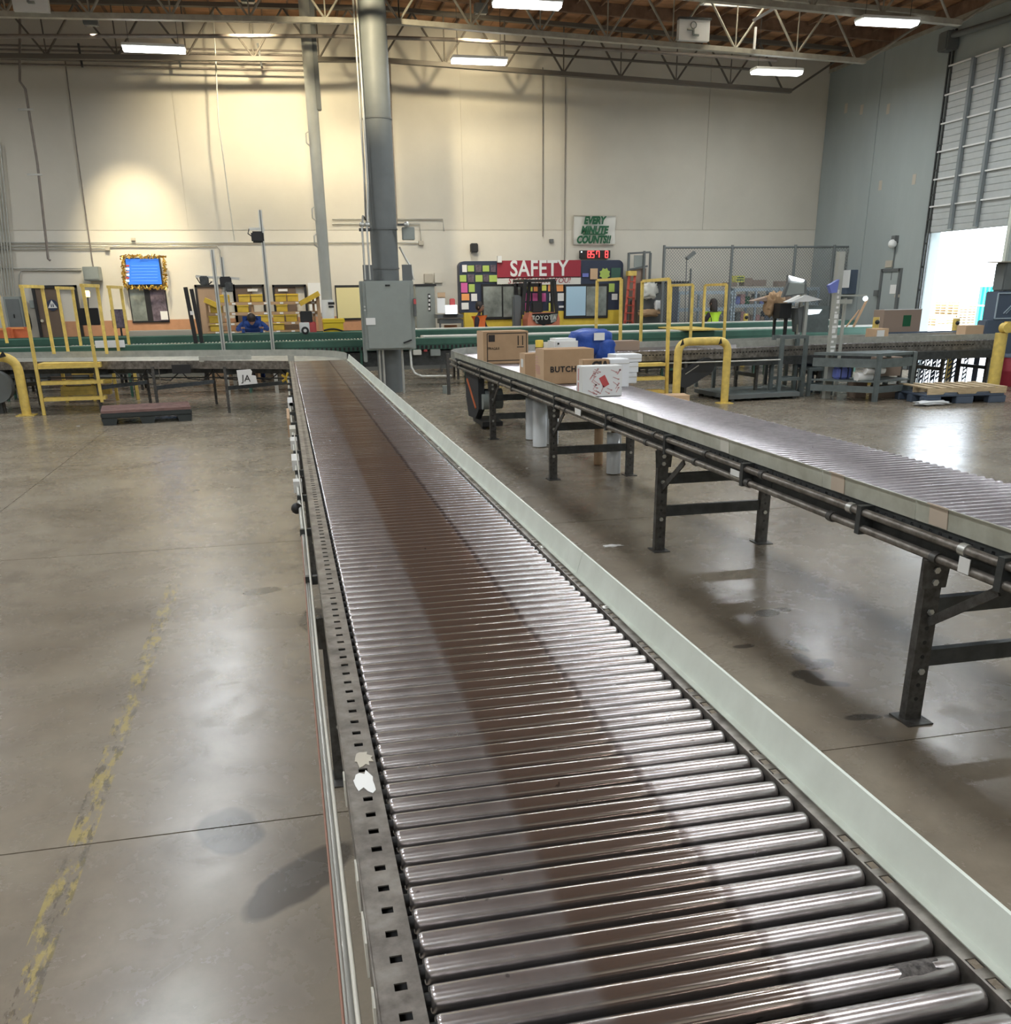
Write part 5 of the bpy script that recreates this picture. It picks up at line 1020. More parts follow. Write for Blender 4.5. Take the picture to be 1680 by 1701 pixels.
for x in (-6.4, -4, -2): 
    for y in (25.25, 25.85): MB().bar((x, y, 0), (x, y, 1.0), .06).build('leg', 'steel_frame', dk)
monitor('black monitor behind the yellow loop rails, left of the dark one with photos', (127, 512), (167, 540), 25.4)
monitor('second black monitor standing below the tinsel screen', (183, 514), (213, 545), 25.4, scr='poster_d')
la = thing('stack_light', 'small glowing orange beacon on a thin black pole', 'beacon', tuple(aty(147, 512, 25.45))); c = aty(145, 488, 25.45); MB().lathe([(.055, 0), (.06, .12), (.04, .14)], (c.x, 25.45, c.z-.07), 12).build('lens', 'lamp_orange', la); b = aty(147, 512, 25.45); MB().bar((b.x, 25.45, b.z), (c.x, 25.45, c.z-.07), .025).build('pole', 'black', la)
for k, (q0, q1) in enumerate((((-20, 546), (20, 562)), ((8, 544), (50, 560)))):
    a = aty(*q0, 25.3+.3*k); b = aty(*q1, 25.3+.3*k); t = thing('orange_bin', ('nearer', 'farther')[k]+' orange plastic bin at left edge by the grey panel', 'bin', ((a.x+b.x)/2, 25.5+.3*k, 1.05)); MB().bbox(a.x, 25.3+.3*k, 1.051, b.x, 25.55+.3*k, a.z, .03).build('body', 'orange_red', t); MB().box(a.x+.1, 25.28+.3*k, a.z-.04, b.x-.1, 25.3+.3*k, a.z).build('rim', 'orange_p', t)
rbox('white_board', (157, 566), (208, 577), 22.45, .02, 'foam', 'white foam sheet leaning between green conveyors behind the left stair', 'sheet')
rbox('conveyor_cover', (213, 550), (320, 562.5), 24.3, .3, 'beige', 'long beige covered rail on the farther green conveyor', 'cover', bev=.02)
pc_ = thing('light_curtain', 'pair of black upright posts left of the tan door', 'post', tuple(aty(325, 572, 22.6)))
for xt, xb2 in ((308, 326), (318, 336)): a = aty(xt, 477 if xt == 308 else 480, 22.6); b = aty(xb2, 570, 22.6); MB().bar((b.x, 22.6, 1.10), a, .13 if xt == 308 else .06, .08).build('post', 'black', pc_)
c = aty(319, 520, 22.5); MB().box(c.x-.04, 22.5, c.z-.04, c.x+.04, 22.52, c.z+.04).build('white_label', 'paper', pc_)
for (xt, yt, xb2, lb, Y_) in ((352, 415, 371, 'front aluminium scanner post with a wide bracket', 22.3), (368, 427, 384, 'rear aluminium scanner post with a wide bracket', 23.4), (432, 349, 453, 'tallest aluminium post carrying a black scanner', 22.3)):
    a = aty(xt, yt, Y_); b = aty(xb2, 573, Y_); t = thing('scanner_post', lb, 'post', (b.x, Y_, 0)); MB().bar((b.x, Y_, 0), (a.x*.6+b.x*.4, Y_, a.z), .10 if yt < 420 else .07, .08).build('post', 'alu', t); MB().bar((b.x, Y_-.052, .9), (a.x*.6+b.x*.4, Y_-.052, a.z), .004, .02).build('groove', 'column_grey', t)
    if yt == 349: c = aty(414, 380, Y_); d = aty(440, 381, Y_); MB().bar(c, d, .06).build('arm', 'alu', t); e = aty(428, 393, Y_); MB().bbox(e.x-.13, Y_-.1, e.z-.12, e.x+.13, Y_+.1, e.z+.1, .03).build('scanner', 'black', t); MB().tube([c, aty(412, 388, Y_), aty(422, 395, Y_)], .012, 6).build('cable', 'black', t)
    if yt == 415:
        c = aty(325, 459, Y_); d = aty(398, 463, Y_); MB().bar(c, d, .06, .05).build('arm', 'alu', t); e = aty(345, 466, Y_); MB().bbox(e.x-.16, Y_-.08, e.z-.1, e.x+.02, Y_+.1, e.z+.09, .02).build('scanner', 'steel_dark', t); e = aty(367, 467, Y_); MB().bbox(e.x-.02, Y_-.08, e.z-.12, e.x+.22, Y_+.1, e.z+.09, .02).build('scanner', 'black', t)
        MB().tube([c, aty(332, 470, Y_), aty(345, 474, Y_), aty(352, 468, Y_)], .012, 6).build('cable', 'black', t); MB().bbox(e.x+.08, Y_-.12, e.z-.22, e.x+.24, Y_, e.z-.02, .02).build('camera', 'steel_dark', t)
# yellow bin racks
rk = thing('bin_rack', 'tan shelf rack holding yellow bins behind the bent worker', 'shelf', (-.2, 26.2, 0))
for x in (345, 420, 470, 522): p_ = aty(x, 520, 26.5); MB().bar((p_.x, 26.55, 0), (p_.x, 26.55, 2.0), .06).build('upright', 'card', rk)
shl = {}
for y, x0_, x1_ in ((503, 345, 530), (520, 345, 530), (537, 345, 522), (551, 345, 522)):
    a = aty(x0_, y, 26.5); b = aty(x1_, y, 26.5); shl[y] = a.z; MB().box(a.x, 26.45, a.z-.07, b.x, 27.0, a.z).build('shelf', 'card', rk)
    for k in range(7): xx = a.x+.2+k*(b.x-a.x-.4)/6; MB().box(xx, 26.44, a.z-.055, xx+.09, 26.45, a.z-.012).build('shelf_label', 'paper', rk)
bn0 = None; bcount = {}
for y, x0_, x1_, nm in ((503, 362, 400, 'top shelf'), (503, 397, 420, 'top shelf'), (503, 418, 440, 'top shelf'), (503, 458, 478, 'top shelf'), (503, 478, 498, 'top shelf'), (520, 350, 372, 'second shelf'), (520, 395, 420, 'second shelf'), (520, 460, 490, 'second shelf'), (537, 348, 365, 'third shelf'), (537, 430, 452, 'third shelf'), (537, 455, 476, 'third shelf'), (537, 476, 496, 'third shelf'), (551, 350, 372, 'lowest shelf'), (551, 455, 478, 'lowest shelf')):
    a = aty(x0_, y, 26.4); w_ = aty(x0_+19, y, 26.4).x-a.x; bcount[nm] = bcount.get(nm, 0)+1; lb = 'yellow storage bin, %s from left on the %s of the tan rack' % (['first', 'second', 'third', 'fourth', 'fifth'][bcount[nm]-1], nm)
    if bn0 is None:
        bn0 = thing('storage_bin', lb, 'bin', (a.x, 26.45, shl[y]), 'yellow bins on the tan rack'); w = w_; hh_ = .19
        MB().box(0, 0, 0, w, .4, .01).box(0, 0, 0, .012, .4, hh_).box(w-.012, 0, 0, w, .4, hh_).box(0, .39, 0, w, .4, hh_).box(0, -.0, 0, w, .012, hh_*.8).build('tray', 'yellow_bin', bn0, local=True); MB().box(-.01, -.015, hh_*.8, w+.01, .0, hh_*.9).build('rim', 'yellow_flat', bn0, local=True); o = bn0
    else: o = copy_tree(bn0); o['label'] = lb
    o.location = (a.x, 26.45, shl[y]+.002)
for k, (q0, q1) in enumerate((((498, 505), (530, 487)), ((340, 498), (362, 508)))):
    tag(MB().bar(aty(*q0, 26.4), aty(*q1, 26.4), .3, .12).build('chute', 'yellow_bin'), ('sloping yellow chute at right end of the bin rack', 'sloping yellow chute at left end of the bin rack')[k], 'chute')
tag(MB().bar(aty(527, 488, 26.4), (aty(535, 552, 26.4).x, 26.4, 0), .09).build('chute_post', 'card'), 'brown post carrying the right yellow chute', 'post')
pt = thing('label_printer', 'black printer on a red and white machine left of the yellow tote', 'printer', tuple(aty(512, 555, 25.0)))
rbox('printer_head', (498, 517), (520, 536), 24.3, .3, 'black', parent=pt, bev=.02); rbox('body', (504, 535), (527, 561), 24.3, .3, 'red_print', parent=pt, bev=.02); rbox('front', (497, 536), (516, 561), 24.2, .12, 'white', parent=pt, bev=.01); c = aty(507, 549, 24.2); MB().cyl((c.x, 24.2, c.z), (c.x, 24.12, c.z), .09, 16).build('roll', 'black', pt); MB().cyl((c.x, 24.12, c.z), (c.x, 24.1, c.z), .04, 12).build('hub', 'white', pt)
yt_ = thing('yellow_tote', 'bright yellow lidded tote with a dark wavy strap', 'tote', tuple(aty(555, 556, 24.9))); rbox('body', (537, 535), (572, 560), 24.25, .4, 'tote_yellow', parent=yt_, bev=.02); rbox('lid', (536, 530), (573, 536), 24.23, .44, 'tote_yellow', parent=yt_, bev=.01)
MB().tube([aty(538+34*k/8, 549-3.5*sin(pi*k/8)+k*.25, 24.24) for k in range(9)], .02, 6).build('strap', 'ink', yt_)
tt = thing('work_table', 'white topped table where the worker in blue bends down', 'table', (-.7, 25.3, 0)); a = aty(385, 549, 25.2); b = aty(440, 552, 25.2); MB().bbox(a.x, 25.0, 1.17, b.x+.3, 25.7, 1.2, .005).build('table_top', 'paper', tt)
for x in (a.x+.05, b.x+.2): 
    for y in (25.05, 25.65): MB().bar((x, y, 0), (x, y, 1.17), .05).build('leg', 'steel_frame', tt)
# desk with laptop right of cabinet
ds = thing('standing_desk', 'dark standing desk with drawers beside the grey cabinet', 'desk', tuple(aty(750, 555, 26.5))); rbox('desk_top', (727, 523), (770, 528), 26.4, .6, 'box_dark', parent=ds); rbox('drawer', (731, 530), (768, 537), 26.45, .5, 'column_grey', parent=ds)
for x in (731, 768): p_ = aty(x, 530, 26.5); MB().bar((p_.x, 26.5, 0), (p_.x, 26.5, p_.z), .05).build('leg', 'box_dark', ds)
rbox('lower_panel', (738, 540), (760, 552), 26.7, .02, 'wainscot', parent=ds)
lt = thing('laptop', 'open laptop with white glowing screen on the standing desk', 'laptop', tuple(aty(750, 523, 26.4))); rbox('screen', (740, 507), (760, 522), 26.45, .02, 'screen_white', parent=lt, bev=.003); rbox('keyboard', (738, 522), (762, 523.3), 26.25, .2, 'black', parent=lt, bev=0)
pxl = thing('poster_stand', 'leaning white cardboard poster beside the grey cabinet', 'poster', tuple(aty(733, 522, 26.6))); rbox('sheet', (726, 494), (740, 520), 26.7, .02, 'paper', parent=pxl, bev=0); rbox('header', (727, 486), (740, 495), 26.7, .02, 'card_light', parent=pxl, bev=0)
rbox('red_cup', (748, 496), (757, 523), 26.6, .15, 'red_print', 'small red item behind the laptop', 'cup', bev=.02)

# ================= FORKLIFT =================
fk = thing('forklift', 'orange red forklift seen from behind, parked before the SAFETY wall', 'forklift', (7.1, 25.7, 0)); YF_ = 25.6
P_ = lambda x, y, Y=YF_: aty(x, y, Y)
a = P_(877, 520); b = P_(930, 556); cw = MB(); cx = (a.x+b.x)/2; hw = (b.x-a.x)/2
cw.prism([(cx-hw, .35), (cx+hw, .35), (cx+hw, a.z-.15), (cx+hw*.88, a.z), (cx-hw*.88, a.z), (cx-hw, a.z-.15)], YF_, YF_+.6, 'y').build('counterweight', 'forklift_red', fk)
g_pts = [(884, 521), (927, 519), (924, 533), (916, 538), (906, 539), (903, 542), (900, 539), (892, 538), (886, 532)]; MB().prism([(P_(x, y).x, P_(x, y).z) for x, y in g_pts], YF_-.03, YF_, 'y').build('grille', 'black_gloss', fk)
for pts in (((884, 524), (886, 524), (894, 537), (890, 537)), ((914, 522), (926, 521), (923, 534), (915, 536))): MB().prism([(P_(x, y).x, P_(x, y).z) for x, y in pts], YF_-.04, YF_-.03, 'y').build('chrome_trim', 'chrome', fk)
text('TOYOTA', .15, 'conduit', fk, P_(904, 528, YF_-.04), FACE, bold=.004, space=1.2)
MB().bbox(P_(886, 500).x, YF_+.2, P_(886, 522).z, P_(906, 500).x, YF_+.35, P_(886, 500).z, .05).build('seat_back', 'black', fk)
for xt, xb2, Yk in ((873, 868, 25.7), (921, 925, 25.7), (880, 876, 27.0), (917, 918, 27.0)):
    MB().bar(P_(xb2, 523, Yk), P_(xt, 466, Yk), .08).build('guard_post', 'black', fk)
for k in range(5): y_ = 25.7+k*.3; p0 = aty(873, 466, 25.7); p1 = aty(921, 466, 25.7); MB().bar((p0.x, y_, p0.z), (p1.x, y_, p1.z), .06, .05).build('roof_bar', 'black', fk)
for x in (p0.x, p1.x): MB().bar((x, 25.7, p0.z), (x, 27.0, p0.z), .07).build('roof_rail', 'black', fk)
MB().bbox(P_(872, 520).x-.1, YF_+.3, .3, P_(930, 520).x, YF_+1.5, 1.0, .04).build('body', 'forklift_red', fk)
for x in (cx-hw-.02, cx+hw-.16):
    for yy in (YF_+.35, YF_+1.5): MB().cyl((x, yy, .3), (x+.18, yy, .3), .3, 24).build('wheel', 'rubber', fk)
MB().bar((cx-.35, YF_+1.75, .1), (cx-.35, YF_+1.75, 2.3), .1).bar((cx+.35, YF_+1.75, .1), (cx+.35, YF_+1.75, 2.3), .1).bar((cx-.35, YF_+1.75, 2.25), (cx+.35, YF_+1.75, 2.25), .1).build('mast', 'black', fk)
MB().bbox(P_(860, 500).x, YF_+.5, 1.0, P_(874, 500).x, YF_+.7, P_(860, 490).z, .04).build('tank', 'box_dark', fk)
yb = thing('yellow_barrier', 'low yellow guard tube along the green conveyor in front of the forklift', 'barrier', tuple(aty(905, 550, 25.2))); MB().tube([aty(880, 546, 25.2), aty(945, 547, 25.2), aty(958, 556, 25.2)], .075, 10).build('tube', 'yellow', yb); p_ = aty(900, 548, 25.2); MB().bar((p_.x, 25.2, 0), (p_.x, 25.2, p_.z), .1).build('post', 'yellow', yb)
p_ = aty(939, 547, 25.1); MB().prism([(p_.x-.06, p_.z-.05), (p_.x+.04, p_.z-.03), (p_.x+.02, p_.z+.06)], 25.11, 25.115, 'y').build('arrow_mark', 'black', yb)

# ================= PEOPLE =================
def person(label, loc, rz, J, hair, top, bottom, vest=None, scale=1.0, face=1):
    """J: joint overrides. local frame: person faces -Y, z up"""
    t = thing('person', label, 'person', loc, None, rz)
    D = dict(pelvis=(0, 0, .95), waist=(0, 0, 1.08), chest=(0, -.01, 1.30), neck=(0, 0, 1.48), headb=(0, -.01, 1.56),
             sl=(.17, 0, 1.42), el=(.22, .02, 1.14), wl=(.23, -.06, .90), sr=(-.17, 0, 1.42), er=(-.22, .02, 1.14), wr=(-.23, -.06, .90),
             hl=(.10, 0, .90), kl=(.11, -.01, .50), al=(.11, .02, .09), tl=(.12, -.13, .04), hr=(-.10, 0, .90), kr=(-.11, -.01, .50), ar=(-.11, .02, .09), tr=(-.12, -.13, .04), head=(0, -.02, 1.67))
    D.update(J); D = {k: Vector(v)*scale for k, v in D.items()}
    def skin(name, chain, rad, m, root, cuts=2):
        me = bpy.data.meshes.new(name); names = list(dict.fromkeys([n for e in chain for n in e])); me.from_pydata([D[n] if isinstance(n, str) else n for n in names], [(names.index(a), names.index(b)) for a, b in chain], [])
        o = bpy.data.objects.new(name, me); C.objects.link(o); sm = o.modifiers.new('s', 'SKIN'); su = o.modifiers.new('u', 'SUBSURF'); su.levels = cuts; su.render_levels = cuts
        for i, n in enumerate(names): r_ = rad[n]*scale; me.skin_vertices[0].data[i].radius = (r_, r_*(.72 if n in ('waist', 'chest', 'pelvis') else 1)); me.skin_vertices[0].data[i].use_root = (n == root)
        bpy.context.view_layer.update(); m2 = bpy.data.meshes.new_from_object(o.evaluated_get(bpy.context.evaluated_depsgraph_get())); bpy.data.objects.remove(o)
        m2.materials.clear(); m2.materials.append(M[m]); m2.polygons.foreach_set('use_smooth', [True]*len(m2.polygons)); q = bpy.data.objects.new(name, m2); C.objects.link(q); q.parent = t; return q
    for s_, w_, e_ in (('l', 'wl', 'el'), ('r', 'wr', 'er')):
        d = (D[w_]-D[e_]).normalized(); side = d.cross(Vector((0, 1, 0))).normalized(); D['p'+s_] = D[w_]+d*.08*scale
        for k in range(4): b_ = D['p'+s_]+Vector((0, 1, 0))*(k-1.5)*.02*scale; D['f%s%d' % (s_, k)] = b_+d*(.045+.006*(k in (1, 2)))*scale; D['g%s%d' % (s_, k)] = D['f%s%d' % (s_, k)]+(d*.03-side*.015*(1 if s_ == 'l' else -1))*scale
        D['t'+s_] = D[w_]+d*.045*scale-Vector((0, .05, 0))*scale
    rad = dict(pelvis=.15, waist=.135, chest=.16, neck=.055, headb=.05, sl=.075, sr=.075, el=.045, er=.045, wl=.03, wr=.03, hl=.09, hr=.09, kl=.06, kr=.06, al=.045, ar=.045, tl=.035, tr=.035, pl=.028, pr=.028, tl_=0)
    for s_ in 'lr':
        for k in range(4): rad['f%s%d' % (s_, k)] = .010; rad['g%s%d' % (s_, k)] = .008
    ch = [('pelvis', 'waist'), ('waist', 'chest'), ('chest', 'neck'), ('neck', 'headb'), ('chest', 'sl'), ('sl', 'el'), ('el', 'wl'), ('chest', 'sr'), ('sr', 'er'), ('er', 'wr')]
    legs = [('pelvis', 'hl'), ('hl', 'kl'), ('kl', 'al'), ('al', 'tl'), ('pelvis', 'hr'), ('hr', 'kr'), ('kr', 'ar'), ('ar', 'tr')]
    skin('body', ch+legs, rad, top, 'pelvis')
    r2 = dict(rad); r2.update(hl=.097, hr=.097, kl=.068, kr=.068, pelvis=.157, al=.052, ar=.052); skin('trousers', [('pelvis', 'hl'), ('hl', 'kl'), ('kl', 'al'), ('pelvis', 'hr'), ('hr', 'kr'), ('kr', 'ar')], r2, bottom, 'pelvis')
    r3 = dict(rad); r3['wl'] = .026; r3['wr'] = .026
    D['thl'] = D['pl']+Vector((0, -.04, .02))*scale; D['thr'] = D['pr']+Vector((0, -.04, .02))*scale; r3['thl'] = .010; r3['thr'] = .010
    for s_ in 'lr': skin('hand', [('w'+s_, 'p'+s_)]+[('p'+s_, 'f%s%d' % (s_, k)) for k in range(4)]+[('f%s%d' % (s_, k), 'g%s%d' % (s_, k)) for k in range(4)]+[('w'+s_, 'th'+s_)], r3, 'skin', 'w'+s_, 1)
    if vest:
        r4 = dict(rad); r4.update(waist=.175, chest=.20, pelvis=.175, vt=.13); D['vt'] = D['chest'].lerp(D['neck'], .55); D['vb'] = D['pelvis'].lerp(D['waist'], .2); r4['vb'] = .162
        skin('vest', [('vb', 'waist'), ('waist', 'chest'), ('chest', 'vt')], r4, vest, 'chest')
        up_ = (D['chest']-D['waist']).normalized(); mb = MB(); c_ = D['waist'].lerp(D['chest'], .35); q_ = up_.to_track_quat('Z', 'Y').to_matrix()
        for s2 in (-1, 1):
            mb.tube([c_+q_ @ Vector((.19*cos(a_), .135*sin(a_), 0)) for a_ in [k*pi/8+ (0 if s2 > 0 else pi) for k in range(9)]], .012, 6)
        mb.build('reflective_band', 'reflective', t, local=True)
    hc = D['head']; up_ = (hc-D['headb']).normalized(); q_ = up_.to_track_quat('Z', 'Y').to_matrix(); q_ = (Matrix.Rotation(0, 3, 'Z') @ q_)
    bm = bmesh.new(); bmesh.ops.create_uvsphere(bm, u_segments=20, v_segments=14, radius=1)
    for v in bm.verts:
        p_ = v.co.copy(); x, y, z = p_
        jaw = 1-.28*max(0, -z)**1.3; x *= .078*jaw; y = y*(.10 if y > 0 else .094)*(1 if z > -.2 else 1-.1*(-z)); z *= .118
        if p_.y < -.6 and abs(p_.x) < .22 and -.25 < p_.z < .12: y -= .018*(1-abs(p_.x)/.25)
        v.co = Vector((x, y, z))*scale
    mb = MB().bm(bm, True); mb.v = [tuple(hc+Vector(v)) for v in mb.v]; hd = mb.build('head', 'skin', t, local=True)
    e = MB(); [e.ball(hc+Vector((s_*.03, -.088, .012))*scale, .011*scale, seg=8) for s_ in (-1, 1)]; e.build('eye', 'black', hd, local=True)
    mo_ = MB().bar(hc+Vector((-.02, -.088, -.055))*scale, hc+Vector((.02, -.088, -.055))*scale, .008, .006).build('mouth', 'red_print', hd, local=True)
    er_ = MB(); [er_.ball(hc+Vector((s_*.08, .01, 0))*scale, .012*scale, .02*scale, .032*scale, 8) for s_ in (-1, 1)]; er_.build('ear', 'skin', hd, local=True)
    hr_ = MB(); hr_.ball(hc+Vector((0, .016, .022))*scale, .09*scale, .105*scale, .115*scale, 16)
    if hair == 'bent': hr_.ball(hc+Vector((0, -.045, .035))*scale, .095*scale, .10*scale, .10*scale, 16)
    if hair == 'long': hr_.lathe([(.05*scale, -.36*scale), (.085*scale, -.30*scale), (.095*scale, -.1*scale), (.088*scale, .02*scale), (.05*scale, .1*scale)], hc+Vector((0, .035, 0))*scale, 14)
    hr_.build('hair', 'hair', t, local=True); t.location.z -= min(v.co.z for ch_ in t.children if ch_.name.startswith('body') for v in ch_.data.vertices)-.001; return t
pa = aty(796, 500, 25.6)
person('standing person in an orange safety vest and dark clothes, dark hair', (pa.x, 25.6, 0), R(60), dict(el=(.24, -.08, 1.2), wl=(.2, -.3, 1.1)), 'short', 'shirt_dark', 'black', 'vest_orange', 1.08)
pb = aty(1186, 500, 25.4)
person('person with long dark hair in a lime yellow safety vest by the racks', (pb.x, 25.4, 0), R(-150), dict(el=(.24, -.1, 1.18), wl=(.2, -.3, 1.0), er=(-.24, -.1, 1.18), wr=(-.2, -.3, 1.0)), 'long', 'shirt_dark', 'black', 'vest_yellow', 1.07)
pc = aty(419, 530, 25.9)
person('worker in a dark blue hoodie bending forward over the white table, head down', (pc.x, 25.95, 0), 0, dict(chest=(0, -.2, 1.28), waist=(0, -.08, 1.1), neck=(0, -.36, 1.36), headb=(0, -.42, 1.38), head=(0, -.50, 1.42), sl=(.2, -.28, 1.33), sr=(-.2, -.28, 1.33), el=(.34, -.36, 1.2), er=(-.34, -.36, 1.2), wl=(.22, -.6, 1.235), wr=(-.22, -.6, 1.235)), 'bent', 'hoodie', 'black', 'hoodie', 1.14)
a = aty(41, 535, 27.8); lump('dark_coat', (a.x, 27.86, a.z), (.13, .14, .25), 'black', None, 4); o = bpy.context.scene.collection.objects[-1]; tag(o, 'black coat shape beside the grey panel at far left', 'coat')

# ================= RIGHT BACK CORNER =================
fe = thing('chain_link_fence', 'tall chain link fence with top rail across the back right corner', 'fence', (12, 26, 0)); YFE = 26.0
fx0 = aty(1104, 410, YFE); fx1 = XR-.05; ztop = fx0.z-.02
for px_ in (1104, 1217, 1322): p_ = aty(px_, 412, YFE); MB().cyl((p_.x, YFE, 0), (p_.x, YFE, ztop+.06), .04, 10).build('post', 'column_grey', fe)
MB().cyl((15.6, YFE, 0), (15.6, YFE, ztop+.05), .04, 10).build('post', 'column_grey', fe); MB().cyl((fx0.x, YFE, ztop), (fx1, YFE, ztop), .028, 8).build('top_rail', 'column_grey', fe)
mb = MB(); s_ = .085; W_ = fx1-fx0.x; Hh = ztop-1.2; n = int((W_+Hh)/s_)
for k in range(n):
    for dr_ in (1, -1):
        u = k*s_; x0_, z0_ = (u, 0) if dr_ < 0 else (u-Hh, 0); 
        # line from (x0,0) to (x0 +- Hh, Hh) clipped to [0,W]
        xa_, xb_ = (x0_, x0_+Hh) if dr_ > 0 else (x0_, x0_-Hh); za_, zb_ = 0., Hh
        def cl_(x, o0, o1, z0c, z1c, lim): t_ = (lim-o0)/(o1-o0); return lim, z0c+(z1c-z0c)*t_
        pA, pB = [xa_, za_], [xb_, zb_]
        if max(xa_, xb_) < 0 or min(xa_, xb_) > W_: continue
        for P__ in (pA, pB):
            if P__[0] < 0: P__[:] = cl_(0, xa_, xb_, za_, zb_, 0)
            elif P__[0] > W_: P__[:] = cl_(0, xa_, xb_, za_, zb_, W_)
        mb.cyl((fx0.x+pA[0], YFE, 1.2+pA[1]), (fx0.x+pB[0], YFE, 1.2+pB[1]), .0065, 3, caps=False)
q = mb.build('chain_mesh', 'chainlink', fe); q['kind'] = 'stuff'
ml = thing('magnifier_lamp', 'dark oval lamp head on a thin rod above the racks', 'lamp', tuple(aty(1148, 470, 25.9)))
MB().bar(aty(1141, 430, 25.7), aty(1154, 419, 25.7), .14, .08).build('head', 'column_grey', ml); MB().cyl(aty(1141, 430, 25.7), (aty(1143, 470, 25.7).x, 25.7, 0), .012, 6).cyl(aty(1148, 446, 25.7), (aty(1149, 472, 25.7).x, 25.7, 0), .03, 8).build('rod', 'box_dark', ml)
# racks behind the fence
def rack(label, x0, x1, ys, Y, d, m, group=None):
    t = thing('shelf_rack', label, 'shelf', (x0, Y, 0)); top = max(aty(1200, y, Y).z for y in ys)
    for x in (x0, (x0+x1)/2, x1):
        for yy in (Y, Y+d): MB().bar((x, yy, 0), (x, yy, top), .07, .05).build('upright', m, t)
    for y in ys: z = aty(1200, y, Y).z; MB().box(x0, Y-.02, z-.09, x1, Y+.0, z).box(x0, Y+d, z-.09, x1, Y+d+.02, z).box(x0, Y, z-.03, x1, Y+d, z-.01).build('shelf', m, t)
    return t
YRK = 26.8
x0_ = aty(1128, 500, YRK).x; x1_ = aty(1216, 500, YRK).x; x2_ = aty(1290, 500, YRK).x; x3_ = 15.7
rack('steel shelf rack behind the lime vest person, empty shelves', x0_, x1_, (483, 511, 537), YRK, .5, 'rack_blue')
rack('steel shelf rack crowded with parts, right of the chain fence post', x1_+.08, x2_, (479, 506, 535), YRK, .6, 'rack_blue')
rack('steel shelf rack behind the monitors at the back right corner', x2_+.08, x3_, (479, 504), YRK, .6, 'rack_blue')
random.seed(11)
for (q0, q1, m, lb) in (((1222, 458), (1236, 469), 'yellow_p', 'yellow labelled box on top of the racks'), ((1236, 462), (1249, 475), 'card_grey', 'grey brown carton on the rack top beside the yellow box'), ((1250, 465), (1272, 475), 'card_grey', 'long grey brown carton on the rack top'), ((1293, 467), (1308, 476), 'card_grey', 'small carton on the rack top behind the tilted monitor'), ((1207, 469), (1224, 476), 'card_grey', 'flat carton under the yellow box on the rack top')):
    a = aty(*q0, YRK+.1); b = aty(*q1, YRK+.1); t = thing('cardboard_box', lb, 'box', ((a.x+b.x)/2, YRK+.2, b.z)); MB().bbox(a.x, YRK+.05, b.z, b.x, YRK+.4, a.z, .01).build('body', m, t)
    if m == 'yellow_p': MB().box(a.x+.03, YRK+.04, b.z+.05, b.x-.04, YRK+.05, b.z+.08).box(a.x+.03, YRK+.04, a.z-.07, b.x-.04, YRK+.05, a.z-.04).build('print', 'green_ink', t)
k = 0
for zi, y in enumerate((506, 535)):
    for j in range(9):
        x = 1224+j*8+random.uniform(-1, 1); hgt = random.uniform(7, 18); m = random.choice(['box_dark', 'card_grey', 'green_ink', 'red_pale', 'paper', 'column_grey', 'dock_dark', 'lavender']); z = aty(1200, y, YRK).z
        a = aty(x, y-hgt, YRK+.1); b = aty(x+6, y, YRK+.1); hgt_ = a.z-b.z; tag(MB().bbox(a.x, YRK+.1, z, b.x, YRK+.4, z+hgt_, .015).build('stored_part', m), 'small stored part, %s from left on the %s shelf of the crowded rack' % (['first', 'second', 'third', 'fourth', 'fifth', 'sixth', 'seventh', 'eighth', 'ninth'][j], 'middle' if zi == 0 else 'lower'), 'part', 'parts on the crowded rack %s shelf' % ('middle' if zi == 0 else 'lower'))
# dark curtain cabinet left of racks and clutter behind left yellow hoop
ct = thing('tool_cabinet', 'dark open tool cabinet behind the yellow rail loop', 'cabinet', tuple(aty(1090, 560, 26.4))); rbox('body', (1068, 470), (1106, 560), 26.6, .5, 'box_dark', parent=ct); rbox('top_bar', (1068, 468), (1145, 471), 26.5, .1, 'black', parent=ct); rbox('side', (1108, 475), (1124, 560), 26.6, .4, 'dock_dark', parent=ct)
for (c_, s_, m, lb, nm) in (((1080, 483), (.22, .1, .2), 'cloth_white', 'pale plastic bag hanging in the dark tool cabinet', 'plastic_bag'), ((1094, 507), (.09, .08, .12), 'white', 'white bottle in the dark tool cabinet', 'bottle'), ((1080, 520), (.3, .1, .09), 'card', 'tangled brown straps in the dark tool cabinet', 'straps')):
    c = aty(*c_, 26.35); o = lump(nm, (c.x, 26.4, c.z), s_, m, None, c_[0], .35); tag(o, lb, nm.replace('_', ' '))
for k, (x_, m) in enumerate(((1239, 'yellow'), (1455, 'yellow'), (1588, 'yellow'))):
    Yk = (25.2, 19.2, 19.8)[k]; y0_, y1_ = ((521, 541), (527, 556), (529, 556))[k]; a = aty(x_-2.8, y0_, Yk); b = aty(x_+2.8, y1_, Yk); t = thing('yellow_post', ('short yellow post before the crowded rack', 'short yellow post rising behind the taped carton at right', 'short yellow post before the outdoor pallets')[k], 'post', ((a.x+b.x)/2, Yk, 0)); MB().cyl(((a.x+b.x)/2, Yk, 0), ((a.x+b.x)/2, Yk, a.z), (b.x-a.x)/2, 12).build('tube', 'yellow', t)
    MB().ball(((a.x+b.x)/2-.01, Yk-.06, a.z-.1), .05).build('knob', 'black', t)
